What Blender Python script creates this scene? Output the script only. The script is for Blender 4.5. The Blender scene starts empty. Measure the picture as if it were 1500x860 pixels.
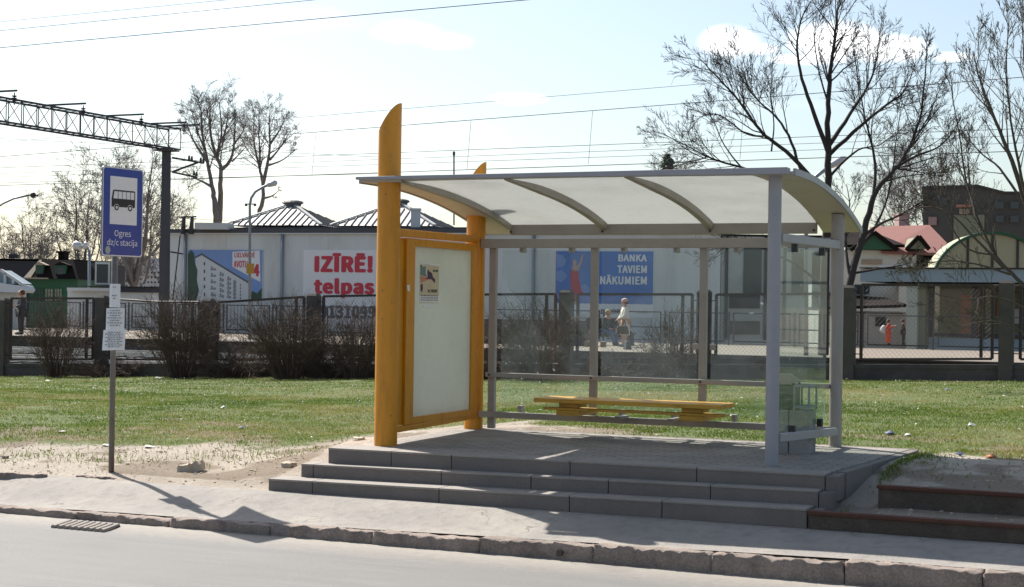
import bpy, bmesh, math, random
import numpy as np
from mathutils import Vector, Matrix, Quaternion, noise as mnoise
from math import radians as rad, sin, cos, pi, sqrt, atan2
random.seed(7); rng = np.random.default_rng(7)
S = bpy.context.scene
COL = S.collection

# ------------------------------------------------------------------ camera, sky, sun, exposure
ZC = 1.95; FPX = 2306.0; YAW = rad(23.6); ROLL = rad(.8); PITCH = rad(.313)
cam = bpy.data.cameras.new('camera'); co = bpy.data.objects.new('camera', cam); COL.objects.link(co)
cam.sensor_fit = 'HORIZONTAL'; cam.sensor_width = 36; cam.lens = 36 * FPX / 1500
cam.clip_start = .1; cam.clip_end = 5000
Fv = Vector((-sin(YAW) * cos(PITCH), cos(YAW) * cos(PITCH), sin(PITCH)))
Rv = Vector((cos(YAW), sin(YAW), 0)); Uv = Rv.cross(Fv)
Rc = Rv * cos(ROLL) + Uv * sin(ROLL); Uc = Uv * cos(ROLL) - Rv * sin(ROLL)
m = Matrix.Identity(4)
for i in range(3):
    m[i][0] = Rc[i]; m[i][1] = Uc[i]; m[i][2] = -Fv[i]
m[2][3] = ZC
co.matrix_world = m
S.camera = co

SUN_V = Vector((-.848, .45, 1.0)).normalized()          # towards the sun
SUN_EL = math.asin(SUN_V.z); SUN_AZ = atan2(SUN_V.x, SUN_V.y)
W = bpy.data.worlds.new('World'); S.world = W; W.use_nodes = True
nt = W.node_tree; N = nt.nodes; L = nt.links
bgn = N['Background']
sky = N.new('ShaderNodeTexSky'); sky.sky_type = 'NISHITA'; sky.sun_disc = False
sky.sun_elevation = SUN_EL; sky.sun_rotation = SUN_AZ
sky.air_density = 1.0; sky.dust_density = 1.6; sky.ozone_density = 1.0
bgn.inputs[1].default_value = .09
# thin white puffs of cloud, fixed to compass directions
tc = N.new('ShaderNodeTexCoord'); mp = N.new('ShaderNodeMapping'); mp.vector_type = 'POINT'
mp.inputs['Rotation'].default_value = (0, 0, -YAW)
L.new(tc.outputs['Generated'], mp.inputs[0])
sx = N.new('ShaderNodeSeparateXYZ'); L.new(mp.outputs[0], sx.inputs[0])
def wm(op, a, b=None, c=None):
    n = N.new('ShaderNodeMath'); n.operation = op
    for i, v in enumerate((a, b, c)):
        if v is None: continue
        if isinstance(v, (int, float)): n.inputs[i].default_value = v
        else: L.new(v, n.inputs[i])
    return n.outputs[0]
az_ = wm('DIVIDE', sx.outputs[0], sx.outputs[1]); el_ = wm('DIVIDE', sx.outputs[2], sx.outputs[1])
nz = N.new('ShaderNodeTexNoise'); nz.inputs['Scale'].default_value = 38; nz.inputs['Detail'].default_value = 6
L.new(mp.outputs[0], nz.inputs['Vector'])
tot = None
for px, py, rx, ry, k in ((1064, 54, 44, 24, 1), (1100, 64, 40, 10, .8), (1222, 52, 70, 30, 1.1), (1290, 60, 70, 22, 1), (1180, 78, 60, 9, .8), (1390, 72, 34, 9, .8),
                          (755, 142, 44, 10, .7), (590, 45, 60, 22, .45), (650, 58, 60, 16, .45), (1120, 145, 180, 14, .3), (350, 30, 220, 30, .4), (500, 210, 300, 60, .4)):
    cx = (px - 750) / FPX; cy = (440 - py) / FPX
    a = wm('POWER', wm('DIVIDE', wm('SUBTRACT', az_, cx), rx / FPX), 2.0); b = wm('POWER', wm('DIVIDE', wm('SUBTRACT', el_, cy), ry / FPX), 2.0)
    d = wm('MULTIPLY', wm('MAXIMUM', wm('SUBTRACT', 1.0, wm('MULTIPLY', wm('ADD', a, b), .55)), 0.0), k)
    tot = d if tot is None else wm('MAXIMUM', tot, d)
cm = wm('MULTIPLY', tot, wm('ADD', nz.outputs[0], .25))
cr = N.new('ShaderNodeMapRange'); cr.interpolation_type = 'SMOOTHSTEP'
cr.inputs[1].default_value = .14; cr.inputs[2].default_value = .75; L.new(cm, cr.inputs[0])
veil = N.new('ShaderNodeHueSaturation'); veil.inputs['Saturation'].default_value = .85; L.new(sky.outputs[0], veil.inputs['Color'])     # thin high haze pales the blue
mxc = N.new('ShaderNodeMixRGB'); L.new(cr.outputs[0], mxc.inputs[0]); tn = N.new('ShaderNodeMixRGB'); tn.blend_type = 'MULTIPLY'; tn.inputs[0].default_value = 1; tn.inputs[2].default_value = (.98, 1.01, 1.0, 1); L.new(veil.outputs[0], tn.inputs[1])
L.new(tn.outputs[0], mxc.inputs[1]); mxc.inputs[2].default_value = (13, 13, 13, 1)
L.new(mxc.outputs[0], bgn.inputs[0])

sun = bpy.data.lights.new('sun', 'SUN'); so = bpy.data.objects.new('sun', sun); COL.objects.link(so)
sun.energy = 5.0; sun.angle = rad(.5); sun.color = (1, .95, .87)
so.rotation_euler = (-SUN_V).to_track_quat('-Z', 'Y').to_euler(); so.location = (-30, 10, 40)
S.view_settings.view_transform = 'Standard'; S.view_settings.look = 'None'
S.view_settings.exposure = .84; S.view_settings.gamma = 1; S.view_settings.use_curve_mapping = False
S.render.engine = 'CYCLES'
S.cycles.max_bounces = 8; S.cycles.transparent_max_bounces = 24; S.cycles.use_denoising = True

# ------------------------------------------------------------------ projection helpers: pixel of the photograph + real distance -> point
def ray(x, y):
    return Fv * FPX + Rc * (x - 750) - Uc * (y - 430)
def at(x, y, Z):                       # depth along the view axis
    return Vector((0, 0, ZC)) + ray(x, y) * (Z / FPX)
def atv(x, y, v):                      # world plane Y = v
    d = ray(x, y); return Vector((0, 0, ZC)) + d * (v / d.y)
def atz(x, y, z):                      # horizontal plane
    d = ray(x, y); return Vector((0, 0, ZC)) + d * ((z - ZC) / d.z)

# ------------------------------------------------------------------ materials
def ramp_noise(nt, coord, scale, detail=5, rough=.6):
    n = nt.nodes.new('ShaderNodeTexNoise'); n.inputs['Scale'].default_value = scale
    n.inputs['Detail'].default_value = detail; n.inputs['Roughness'].default_value = rough
    nt.links.new(coord, n.inputs['Vector']); return n.outputs[0]
def mat(name, col, rough=.7, metal=0., var=.15, scale=3., bump=0., bscale=40., fine=.1, fscale=60., dirt=None, dirt_amt=.5, dscale=1.2, stretch=None, spec=.5, chips=None):
    M = bpy.data.materials.new(name); M.use_nodes = True; t = M.node_tree
    b = t.nodes['Principled BSDF']; tc = t.nodes.new('ShaderNodeTexCoord'); c = tc.outputs['Object']
    if stretch:
        mp = t.nodes.new('ShaderNodeMapping'); mp.inputs['Scale'].default_value = stretch; t.links.new(c, mp.inputs[0]); c = mp.outputs[0]
    def math_(op, a, bb):
        n = t.nodes.new('ShaderNodeMath'); n.operation = op
        for i, v in enumerate((a, bb)):
            if isinstance(v, (int, float)): n.inputs[i].default_value = v
            else: t.links.new(v, n.inputs[i])
        return n.outputs[0]
    n1 = ramp_noise(t, c, scale); n2 = ramp_noise(t, c, fscale, 3)
    k = math_('ADD', math_('MULTIPLY', math_('SUBTRACT', n1, .5), 2.2 * var), math_('MULTIPLY', math_('SUBTRACT', n2, .5), 2.2 * fine))
    k = math_('ADD', k, 1.0)
    vm = t.nodes.new('ShaderNodeVectorMath'); vm.operation = 'SCALE'; vm.inputs[0].default_value = col; t.links.new(k, vm.inputs['Scale'])
    out = vm.outputs[0]
    if dirt:
        d = ramp_noise(t, c, dscale, 8, .7); mr = t.nodes.new('ShaderNodeMapRange'); mr.inputs[1].default_value = .48; mr.inputs[2].default_value = .72
        t.links.new(d, mr.inputs[0]); mx = t.nodes.new('ShaderNodeMixRGB'); t.links.new(math_('MULTIPLY', mr.outputs[0], dirt_amt), mx.inputs[0])
        t.links.new(out, mx.inputs[1]); mx.inputs[2].default_value = (*dirt, 1); out = mx.outputs[0]
    if chips:
        d = ramp_noise(t, tc.outputs['Object'], 26, 3, .6); mr = t.nodes.new('ShaderNodeMapRange'); mr.inputs[1].default_value = .685; mr.inputs[2].default_value = .70; t.links.new(d, mr.inputs[0])
        mx = t.nodes.new('ShaderNodeMixRGB'); t.links.new(mr.outputs[0], mx.inputs[0]); t.links.new(out, mx.inputs[1]); mx.inputs[2].default_value = (*chips, 1); out = mx.outputs[0]
    t.links.new(out, b.inputs['Base Color'])
    b.inputs['Metallic'].default_value = metal; b.inputs['Specular IOR Level'].default_value = spec
    r = math_('ADD', math_('MULTIPLY', math_('SUBTRACT', n1, .5), .25), rough); t.links.new(r, b.inputs['Roughness'])
    if bump:
        bn = t.nodes.new('ShaderNodeBump'); bn.inputs['Strength'].default_value = bump; bn.inputs['Distance'].default_value = .01
        t.links.new(ramp_noise(t, c, bscale, 6, .65), bn.inputs['Height']); t.links.new(bn.outputs[0], b.inputs['Normal'])
    return M
M = {}
M['yellow'] = mat('yellow_paint', (.60, .24, .005), .42, 0, .10, 1.5, fine=.06, dirt=(.22, .095, .012), dirt_amt=.45, dscale=3.0, stretch=(5, 5, .7), chips=(.16, .09, .04), bump=.05, bscale=90)
M['yellow_wood'] = mat('yellow_painted_wood', (.62, .32, .03), .5, 0, .2, 4, fine=.15, dirt=(.12, .06, .02), dirt_amt=.6, dscale=5, stretch=(1, 6, 6))
M['grey'] = mat('grey_powder_coat', (.30, .295, .32), .45, 0, .06, 2, fine=.04, dirt=(.2, .19, .19), dirt_amt=.4, dscale=3)
M['taupe'] = mat('taupe_powder_coat', (.30, .275, .25), .5, 0, .06, 2, fine=.04, dirt=(.18, .16, .13), dirt_amt=.4, dscale=3)
M['cream'] = mat('cream_sheet', (.46, .425, .365), .55, 0, .08, 1.5, fine=.03, dirt=(.3, .25, .18), dirt_amt=.5, dscale=1.5)
M['dark_metal'] = mat('dark_steel', (.045, .042, .042), .6, .3, .2, 6)
M['rust'] = mat('rusty_steel', (.11, .045, .028), .85, .2, .35, 9, bump=.3, bscale=60, dirt=(.05, .03, .025), dirt_amt=.6, dscale=6)
M['fence_paint'] = mat('dark_maroon_paint', (.035, .022, .022), .6, 0, .25, 5, dirt=(.09, .04, .025), dirt_amt=.6, dscale=4)
M['wire'] = mat('galvanised_wire', (.10, .095, .09), .6, .4, .1)
M['soil_face'] = mat('packed_dark_soil', (.085, .065, .05), .95, 0, .4, 5, bump=1, bscale=25, fine=.4, dirt=(.16, .125, .095), dirt_amt=.6, dscale=4)
M['conc'] = mat('concrete', (.27, .26, .25), .85, 0, .18, 2.5, bump=.35, bscale=70, fine=.2, dirt=(.13, .12, .11), dirt_amt=.55, dscale=2.4)
M['conc_dark'] = mat('weathered_concrete', (.085, .074, .066), .9, 0, .5, 2, bump=.5, bscale=40, fine=.25, dirt=(.03, .03, .03), dirt_amt=.75, dscale=1.3)
M['conc_post'] = mat('dark_concrete_post', (.09, .076, .066), .9, 0, .3, 3, bump=.5, bscale=50, fine=.25, dirt=(.03, .028, .028), dirt_amt=.7, dscale=2)
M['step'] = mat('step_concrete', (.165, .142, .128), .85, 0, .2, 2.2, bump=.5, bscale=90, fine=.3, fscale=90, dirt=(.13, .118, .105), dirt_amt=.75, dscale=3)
M['tread'] = mat('pale_step_tread', (.27, .243, .218), .85, 0, .2, 2.5, bump=.4, bscale=90, fine=.3, fscale=90, dirt=(.19, .165, .14), dirt_amt=.6, dscale=3)  # paler than the riser concrete below it
M['bin_green'] = mat('dull_green_bin_paint', (.085, .115, .095), .6, 0, .2, 6, dirt=(.05, .045, .04), dirt_amt=.5, dscale=5)
M['bin_hood'] = mat('brownish_bin_hood', (.34, .285, .22), .7, .1, .25, 6)
M['bark_far'] = mat('hazed_grey_bark', (.17, .145, .135), .95, 0, .3, 3)  # grey bark, its colour also lightened to stand for distance haze
M['kerb'] = mat('old_kerb_concrete', (.25, .20, .17), .9, 0, .35, 4, bump=1, bscale=38, fine=.6, fscale=60, dirt=(.09, .07, .06), dirt_amt=.7, dscale=5)
M['stone'] = mat('broken_concrete', (.40, .34, .27), .9, 0, .25, 6, bump=.6, bscale=30)
M['white'] = mat('white_paper', (.72, .72, .72), .7, 0, .04, 4)
M['blue_sign'] = mat('blue_sign_face', (.013, .045, .27), .35, 0, .06, 3, fine=.03)
M['black'] = mat('black_paint', (.012, .012, .014), .5)
M['ink'] = mat('printing_ink', (.04, .04, .045), .7)
M['print_grey'] = mat('small_print_grey', (.25, .25, .26), .8)
M['red_ink'] = mat('red_lettering', (.50, .035, .06), .6, var=.05)
M['dark_ink'] = mat('dark_lettering', (.09, .10, .11), .6, var=.05)
M['pole'] = mat('brown_grey_pole', (.155, .15, .145), .6, .3, .15, 5, dirt=(.1, .05, .03), dirt_amt=.5, dscale=4)
M['lamp_steel'] = mat('galvanised_lamp_post', (.24, .27, .30), .5, .5, .1)
M['lamp_head'] = mat('lamp_head_shell', (.5, .5, .5), .4, .2, .1)
M['gantry'] = mat('dark_gantry_steel', (.075, .072, .08), .7, .3, .25, 2)
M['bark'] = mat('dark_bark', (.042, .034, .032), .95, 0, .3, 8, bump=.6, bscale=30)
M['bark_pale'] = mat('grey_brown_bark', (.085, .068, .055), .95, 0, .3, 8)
M['twig'] = mat('red_brown_twigs', (.095, .066, .05), .9, 0, .35, 6)
M['bud'] = mat('spring_buds', (.14, .13, .05), .7, 0, .4, 9)
M['facade'] = mat('grey_white_facade', (.56, .575, .575), .8, 0, .05, .4, fine=.04, dirt=(.36, .36, .34), dirt_amt=.55, dscale=.9, stretch=(1, 1, .18))
M['parapet'] = mat('dark_parapet_flashing', (.07, .07, .078), .6, .3, .2)
M['roof_metal'] = mat('weathered_zinc_roof', (.46, .45, .44), .45, .3, .15, 2)
M['roof_seam'] = mat('zinc_seam', (.13, .13, .13), .6, .3, .15, 2)
M['green_wall'] = mat('green_painted_boards', (.018, .085, .042), .7, 0, .15, 2)
M['dark_roof'] = mat('dark_brown_roof', (.014, .010, .009), .9, 0, .3, 3, spec=.1)
M['roof_tan'] = mat('tan_metal_flashing', (.30, .24, .18), .7, .1, .2)
M['dark_wall'] = mat('dark_blue_grey_wall', (.035, .036, .045), .8, 0, .15, 1)
M['house_white'] = mat('off_white_render', (.5, .49, .46), .85, 0, .1, 1, dirt=(.3, .28, .26), dirt_amt=.5, dscale=.8)
M['pale_panel'] = mat('pale_panel_wall', (.52, .54, .56), .8, 0, .08, 1)
M['window'] = mat('dark_window_glass', (.035, .042, .05), .15, 0, .2, 1)
M['window_pale'] = mat('net_curtain_glass', (.30, .27, .21), .3, 0, .2, 2)  # paler panes than the dark window glass
M['red_tile'] = mat('salmon_red_tiles', (.23, .095, .078), .8, 0, .15, 3, fine=.15, fscale=20)
M['pink_brick'] = mat('pinkish_brick', (.30, .20, .19), .85, 0, .15, 4)
M['canopy'] = mat('blue_grey_fascia', (.22, .29, .33), .6, 0, .06, .8)
M['olive'] = mat('olive_render', (.20, .205, .14), .85, 0, .15, 1)
M['block_dark'] = mat('dark_brown_block', (.075, .068, .062), .85, 0, .25, 1.5)
M['pale_green'] = mat('pale_green_grey_render', (.33, .37, .33), .85, 0, .1, 1.5)
M['cream_vault'] = mat('cream_vault_panel', (.36, .325, .20), .6, 0, .08, 1)
M['salmon'] = mat('salmon_board', (.36, .16, .10), .7, 0, .2, 2)
M['skin'] = mat('skin', (.45, .25, .18), .6, 0, .05)
M['hair'] = mat('brown_hair', (.10, .045, .03), .8, 0, .2)
M['hair_fair'] = mat('fair_hair', (.35, .24, .14), .8, 0, .2)
M['coat_white'] = mat('off_white_coat', (.66, .61, .54), .8, 0, .06, 5)
M['jeans'] = mat('blue_jeans', (.10, .15, .26), .8, 0, .15, 8)
M['jacket'] = mat('dark_jacket', (.04, .042, .05), .8, 0, .15, 8)
M['trouser'] = mat('dark_trousers', (.03, .03, .035), .8, 0, .15, 8)
M['coat_red'] = mat('orange_red_coat', (.62, .07, .03), .7, 0, .08, 8)
M['bag'] = mat('brown_leather', (.06, .035, .025), .6, 0, .2, 8)
M['bag_white'] = mat('pale_backpack_fabric', (.5, .52, .55), .7, 0, .1, 8)
M['rail_steel'] = mat('polished_rail_steel', (.62, .60, .58), .3, .8, .2, 3)
M['sleeper'] = mat('sleeper_concrete', (.05, .042, .036), .9, 0, .2, 4)
M['litter'] = mat('pale_litter', (.6, .58, .55), .8, 0, .1, 9)
M['litter_orange'] = mat('orange_scrap', (.5, .2, .1), .8)
M['litter_blue'] = mat('blue_scrap', (.08, .1, .2), .6)
M['tan_poster'] = mat('tan_poster_paper', (.55, .46, .32), .8, 0, .12, 9)
M['purple'] = mat('poster_purple', (.07, .04, .09), .8)
M['pink'] = mat('poster_pink', (.55, .22, .17), .8)
M['teal'] = mat('poster_teal', (.15, .22, .23), .8)
M['poster_sky'] = mat('banner_sky_blue', (.17, .27, .52), .7, 0, .25, .45)
M['poster_blue'] = mat('banner_blue', (.075, .175, .46), .7, 0, .3, .5)
M['banner_white'] = mat('banner_white_vinyl', (.66, .66, .68), .6, 0, .04, .6)
M['banner_red'] = mat('banner_dress_red', (.42, .06, .09), .7)
M['banner_skin'] = mat('banner_printed_skin', (.45, .28, .25), .7)
M['banner_green'] = mat('banner_tree_green', (.05, .085, .06), .8, 0, .4, 1.5)
M['banner_grey'] = mat('banner_print_grey', (.24, .25, .28), .8)
M['yellow_plate'] = mat('amber_plate', (.45, .25, .04), .6)
M['grate'] = mat('cast_iron_grate', (.27, .24, .21), .6, .4, .2, 6)
M['hole'] = mat('drain_black', (.06, .053, .047), .9)

# surfaces with their own node trees -------------------------------------------------
def newmat(name):
    m_ = bpy.data.materials.new(name); m_.use_nodes = True; t = m_.node_tree
    return m_, t, t.nodes['Principled BSDF'], t.nodes.new('ShaderNodeTexCoord').outputs['Object']
def nmix(t, f, a, b, mode='MIX'):
    n = t.nodes.new('ShaderNodeMixRGB'); n.blend_type = mode
    for i, v in enumerate((f, a, b)):
        if isinstance(v, (int, float)): n.inputs[i].default_value = v
        elif isinstance(v, tuple): n.inputs[i].default_value = (*v, 1)
        else: t.links.new(v, n.inputs[i])
    return n.outputs[0]
def nrange(t, v, a, b, c=0, d=1):
    n = t.nodes.new('ShaderNodeMapRange'); n.inputs[1].default_value = a; n.inputs[2].default_value = b
    n.inputs[3].default_value = c; n.inputs[4].default_value = d; t.links.new(v, n.inputs[0]); return n.outputs[0]
def nbump(t, b, h, s, d=.01):
    n = t.nodes.new('ShaderNodeBump'); n.inputs['Strength'].default_value = s; n.inputs['Distance'].default_value = d
    t.links.new(h, n.inputs['Height']); t.links.new(n.outputs[0], b.inputs['Normal'])
def nmath(t, op, a, b):
    n = t.nodes.new('ShaderNodeMath'); n.operation = op
    for i, v in enumerate((a, b)):
        if isinstance(v, (int, float)): n.inputs[i].default_value = v
        else: t.links.new(v, n.inputs[i])
    return n.outputs[0]
def crack(t, c, scale, width):
    w = t.nodes.new('ShaderNodeTexVoronoi'); w.feature = 'DISTANCE_TO_EDGE'; w.inputs['Scale'].default_value = scale
    vm = t.nodes.new('ShaderNodeVectorMath'); vm.operation = 'ADD'
    nn = t.nodes.new('ShaderNodeTexNoise'); nn.inputs['Scale'].default_value = scale * 1.7; nn.inputs['Detail'].default_value = 6
    t.links.new(c, nn.inputs['Vector']); sc_ = t.nodes.new('ShaderNodeVectorMath'); sc_.operation = 'SCALE'; sc_.inputs['Scale'].default_value = .8 / scale
    t.links.new(nn.outputs[1], sc_.inputs[0]); t.links.new(c, vm.inputs[0]); t.links.new(sc_.outputs[0], vm.inputs[1]); t.links.new(vm.outputs[0], w.inputs['Vector'])
    return nrange(t, w.outputs['Distance'], 0, width, 1, 0)

m_, t, b, c = newmat('asphalt_road'); M['road'] = m_
n1 = ramp_noise(t, c, 1.1, 6); n2 = ramp_noise(t, c, 160, 3); n3 = ramp_noise(t, c, 12, 5)
st = t.nodes.new('ShaderNodeMapping'); st.inputs['Scale'].default_value = (.25, 3, 1); t.links.new(c, st.inputs[0]); n4 = ramp_noise(t, st.outputs[0], 2.2, 4)
k = nmix(t, nrange(t, n4, .35, .7), (.115, .108, .105), (.17, .16, .152)); k = nmix(t, nrange(t, n1, .4, .65), k, (.145, .137, .13))
k = nmix(t, nmath(t, 'MULTIPLY', nrange(t, n2, .3, .75), .45), k, (.25, .24, .23)); k = nmix(t, nmath(t, 'MULTIPLY', nrange(t, n2, .6, .3), .35), k, (.06, .06, .06))
k = nmix(t, nmath(t, 'MULTIPLY', nrange(t, n3, .6, .75), .3), k, (.12, .11, .105))
sp = t.nodes.new('ShaderNodeSeparateXYZ'); t.links.new(c, sp.inputs[0])
gut = nmath(t, 'MULTIPLY', nrange(t, nmath(t, 'ADD', sp.outputs[1], nmath(t, 'MULTIPLY', n3, .5)), 10.75, 11.35), .75)
k = nmix(t, gut, k, (.34, .30, .25))
gr = ramp_noise(t, c, 48, 5, .75); k = nmix(t, nmath(t, 'MULTIPLY', nrange(t, gr, .45, .7), .4), k, (.10, .095, .09)); pt_ = ramp_noise(t, c, .55, 3); k = nmix(t, nmath(t, 'MULTIPLY', nrange(t, pt_, .56, .6), .35), k, (.125, .118, .112)); spk = ramp_noise(t, c, 300, 2); k = nmix(t, nmath(t, 'MULTIPLY', nrange(t, spk, .62, .72), .6), k, (.45, .44, .43))
t.links.new(k, b.inputs['Base Color']); b.inputs['Roughness'].default_value = .8; nbump(t, b, n2, .35, .008)

m_, t, b, c = newmat('worn_pavement_asphalt'); M['sidewalk'] = m_
n1 = ramp_noise(t, c, 1.6, 7); n2 = ramp_noise(t, c, 120, 3); n3 = ramp_noise(t, c, 9, 6)
k = nmix(t, nrange(t, n1, .35, .65), (.21, .195, .18), (.29, .262, .23))
k = nmix(t, nmath(t, 'MULTIPLY', nrange(t, n3, .5, .68), .6), k, (.15, .135, .12))
k = nmix(t, nmath(t, 'MULTIPLY', nrange(t, n2, .35, .7), .3), k, (.36, .33, .30))
k = nmix(t, nmath(t, 'MULTIPLY', crack(t, c, 1.3, .012), nrange(t, n1, .5, .62)), k, (.12, .105, .09))
t.links.new(k, b.inputs['Base Color']); b.inputs['Roughness'].default_value = .85
nbump(t, b, nmath(t, 'ADD', n2, nmath(t, 'MULTIPLY', n3, 2.0)), .5, .012)

m_, t, b, c = newmat('soil_sand_and_turf'); M['ground'] = m_
at_ = t.nodes.new('ShaderNodeAttribute'); at_.attribute_name = 'cover'
sc_ = t.nodes.new('ShaderNodeSeparateColor'); t.links.new(at_.outputs[0], sc_.inputs[0])
n1 = ramp_noise(t, c, 1.3, 7); n2 = ramp_noise(t, c, 25, 6, .7); n3 = ramp_noise(t, c, 140, 3)
sand = nmix(t, nrange(t, n1, .35, .65), (.37, .31, .25), (.50, .435, .36))
sand = nmix(t, nmath(t, 'MULTIPLY', nrange(t, n2, .52, .7), .55), sand, (.24, .20, .155)); sand = nmix(t, nmath(t, 'MULTIPLY', nrange(t, n3, .55, .72), .5), sand, (.62, .56, .48))
turf = nmix(t, nrange(t, n2, .35, .65), (.07, .115, .02), (.14, .155, .045)); turf = nmix(t, nmath(t, 'MULTIPLY', nrange(t, n1, .5, .68), .4), turf, (.22, .19, .11)); turf = nmix(t, nmath(t, 'MULTIPLY', nrange(t, n3, .58, .7), .5), turf, (.30, .30, .16))
dirt_ = nmix(t, nrange(t, n2, .35, .65), (.15, .11, .075), (.29, .225, .16))
sm = nmath(t, 'ADD', sc_.outputs[0], nmath(t, 'MULTIPLY', nmath(t, 'SUBTRACT', n2, .5), .9))
k = nmix(t, nrange(t, sm, .38, .62), turf, sand)
k = nmix(t, nrange(t, nmath(t, 'ADD', sc_.outputs[1], nmath(t, 'MULTIPLY', nmath(t, 'SUBTRACT', n2, .5), .6)), .35, .65), k, dirt_)
t.links.new(k, b.inputs['Base Color']); b.inputs['Roughness'].default_value = .95
nbump(t, b, nmath(t, 'ADD', nmath(t, 'MULTIPLY', n2, 3.0), n3), .8, .02)

m_, t, b, c = newmat('grey_brick_pavers'); M['paver'] = m_
bt = t.nodes.new('ShaderNodeTexBrick'); t.links.new(c, bt.inputs['Vector']); bt.inputs['Scale'].default_value = 1
bt.inputs['Brick Width'].default_value = .2; bt.inputs['Row Height'].default_value = .1; bt.inputs['Mortar Size'].default_value = .008
bt.inputs['Color1'].default_value = (.215, .193, .174, 1); bt.inputs['Color2'].default_value = (.265, .238, .214, 1); bt.inputs['Mortar'].default_value = (.11, .098, .086, 1); bt.inputs['Bias'].default_value = 0
n1 = ramp_noise(t, c, 2.5, 6); n2 = ramp_noise(t, c, 130, 3)
k = nmix(t, nmath(t, 'MULTIPLY', nrange(t, n1, .45, .7), .45), bt.outputs[0], (.42, .38, .33)); k = nmix(t, nmath(t, 'MULTIPLY', nrange(t, n2, .4, .7), .3), k, (.17, .16, .15))
t.links.new(k, b.inputs['Base Color']); b.inputs['Roughness'].default_value = .85
nbump(t, b, nmath(t, 'SUBTRACT', nmath(t, 'MULTIPLY', n2, .3), bt.outputs[1]), .6, .008)

m_, t, b, c = newmat('railway_ballast'); M['ballast'] = m_
n1 = ramp_noise(t, c, 9, 6, .7); n2 = ramp_noise(t, c, .7, 4)
k = nmix(t, nrange(t, n1, .3, .7), (.022, .017, .014), (.085, .064, .05)); k = nmix(t, nmath(t, 'MULTIPLY', nrange(t, n2, .45, .65), .5), k, (.075, .055, .036))
t.links.new(k, b.inputs['Base Color']); b.inputs['Roughness'].default_value = .95; nbump(t, b, n1, 1, .06)
M['platform_top'] = mat('station_platform_paving', (.19, .155, .12), .85, 0, .12, .8, fine=.15, fscale=14)
M['platform_side'] = mat('station_platform_edge', (.06, .05, .045), .9, 0, .3, 2)

def glass(name, dust, tint=(.90, .955, .935), spots=True):
    m_ = bpy.data.materials.new(name); m_.use_nodes = True; t = m_.node_tree; t.nodes.remove(t.nodes['Principled BSDF'])
    out = t.nodes['Material Output']; c = t.nodes.new('ShaderNodeTexCoord').outputs['Object']
    tr = t.nodes.new('ShaderNodeBsdfTransparent'); tr.inputs[0].default_value = (*tint, 1)
    gl = t.nodes.new('ShaderNodeBsdfGlossy'); gl.inputs['Roughness'].default_value = .015
    ge = t.nodes.new('ShaderNodeNewGeometry'); dt = t.nodes.new('ShaderNodeVectorMath'); dt.operation = 'DOT_PRODUCT'; t.links.new(ge.outputs['Incoming'], dt.inputs[0]); t.links.new(ge.outputs['Normal'], dt.inputs[1])
    fr = nmath(t, 'ADD', nmath(t, 'MULTIPLY', nmath(t, 'POWER', nmath(t, 'SUBTRACT', 1.0, nmath(t, 'ABSOLUTE', dt.outputs['Value'], 0)), 5.0), .42), .03)     # Schlick, both faces alike
    mx = t.nodes.new('ShaderNodeMixShader'); t.links.new(fr, mx.inputs[0]); t.links.new(tr.outputs[0], mx.inputs[1]); t.links.new(gl.outputs[0], mx.inputs[2])
    df = t.nodes.new('ShaderNodeBsdfDiffuse'); df.inputs[0].default_value = (.60, .66, .70, 1)
    tl = t.nodes.new('ShaderNodeBsdfTranslucent'); tl.inputs[0].default_value = (.60, .66, .70, 1)
    ad = t.nodes.new('ShaderNodeMixShader'); ad.inputs[0].default_value = .6; t.links.new(df.outputs[0], ad.inputs[1]); t.links.new(tl.outputs[0], ad.inputs[2])
    n1 = ramp_noise(t, c, 2.2, 6, .6); n2 = ramp_noise(t, c, 45, 4, .7); n3 = ramp_noise(t, c, 11, 2, .5)
    f = nmath(t, 'ADD', nmath(t, 'MULTIPLY', nrange(t, n1, .3, .75), dust), nmath(t, 'MULTIPLY', nrange(t, n2, .55, .8), dust * 1.3))
    if spots: f = nmath(t, 'ADD', f, nmath(t, 'MULTIPLY', nrange(t, n3, .72, .76), .3))
    m2 = t.nodes.new('ShaderNodeMixShader'); t.links.new(f, m2.inputs[0]); t.links.new(mx.outputs[0], m2.inputs[1]); t.links.new(ad.outputs[0], m2.inputs[2])
    t.links.new(m2.outputs[0], out.inputs[0]); return m_
M['glass'] = glass('dusty_shelter_glass', .06, (.93, .97, .96))
M['side_glass'] = glass('grimy_side_glass', .08, (.94, .985, .965))
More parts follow.
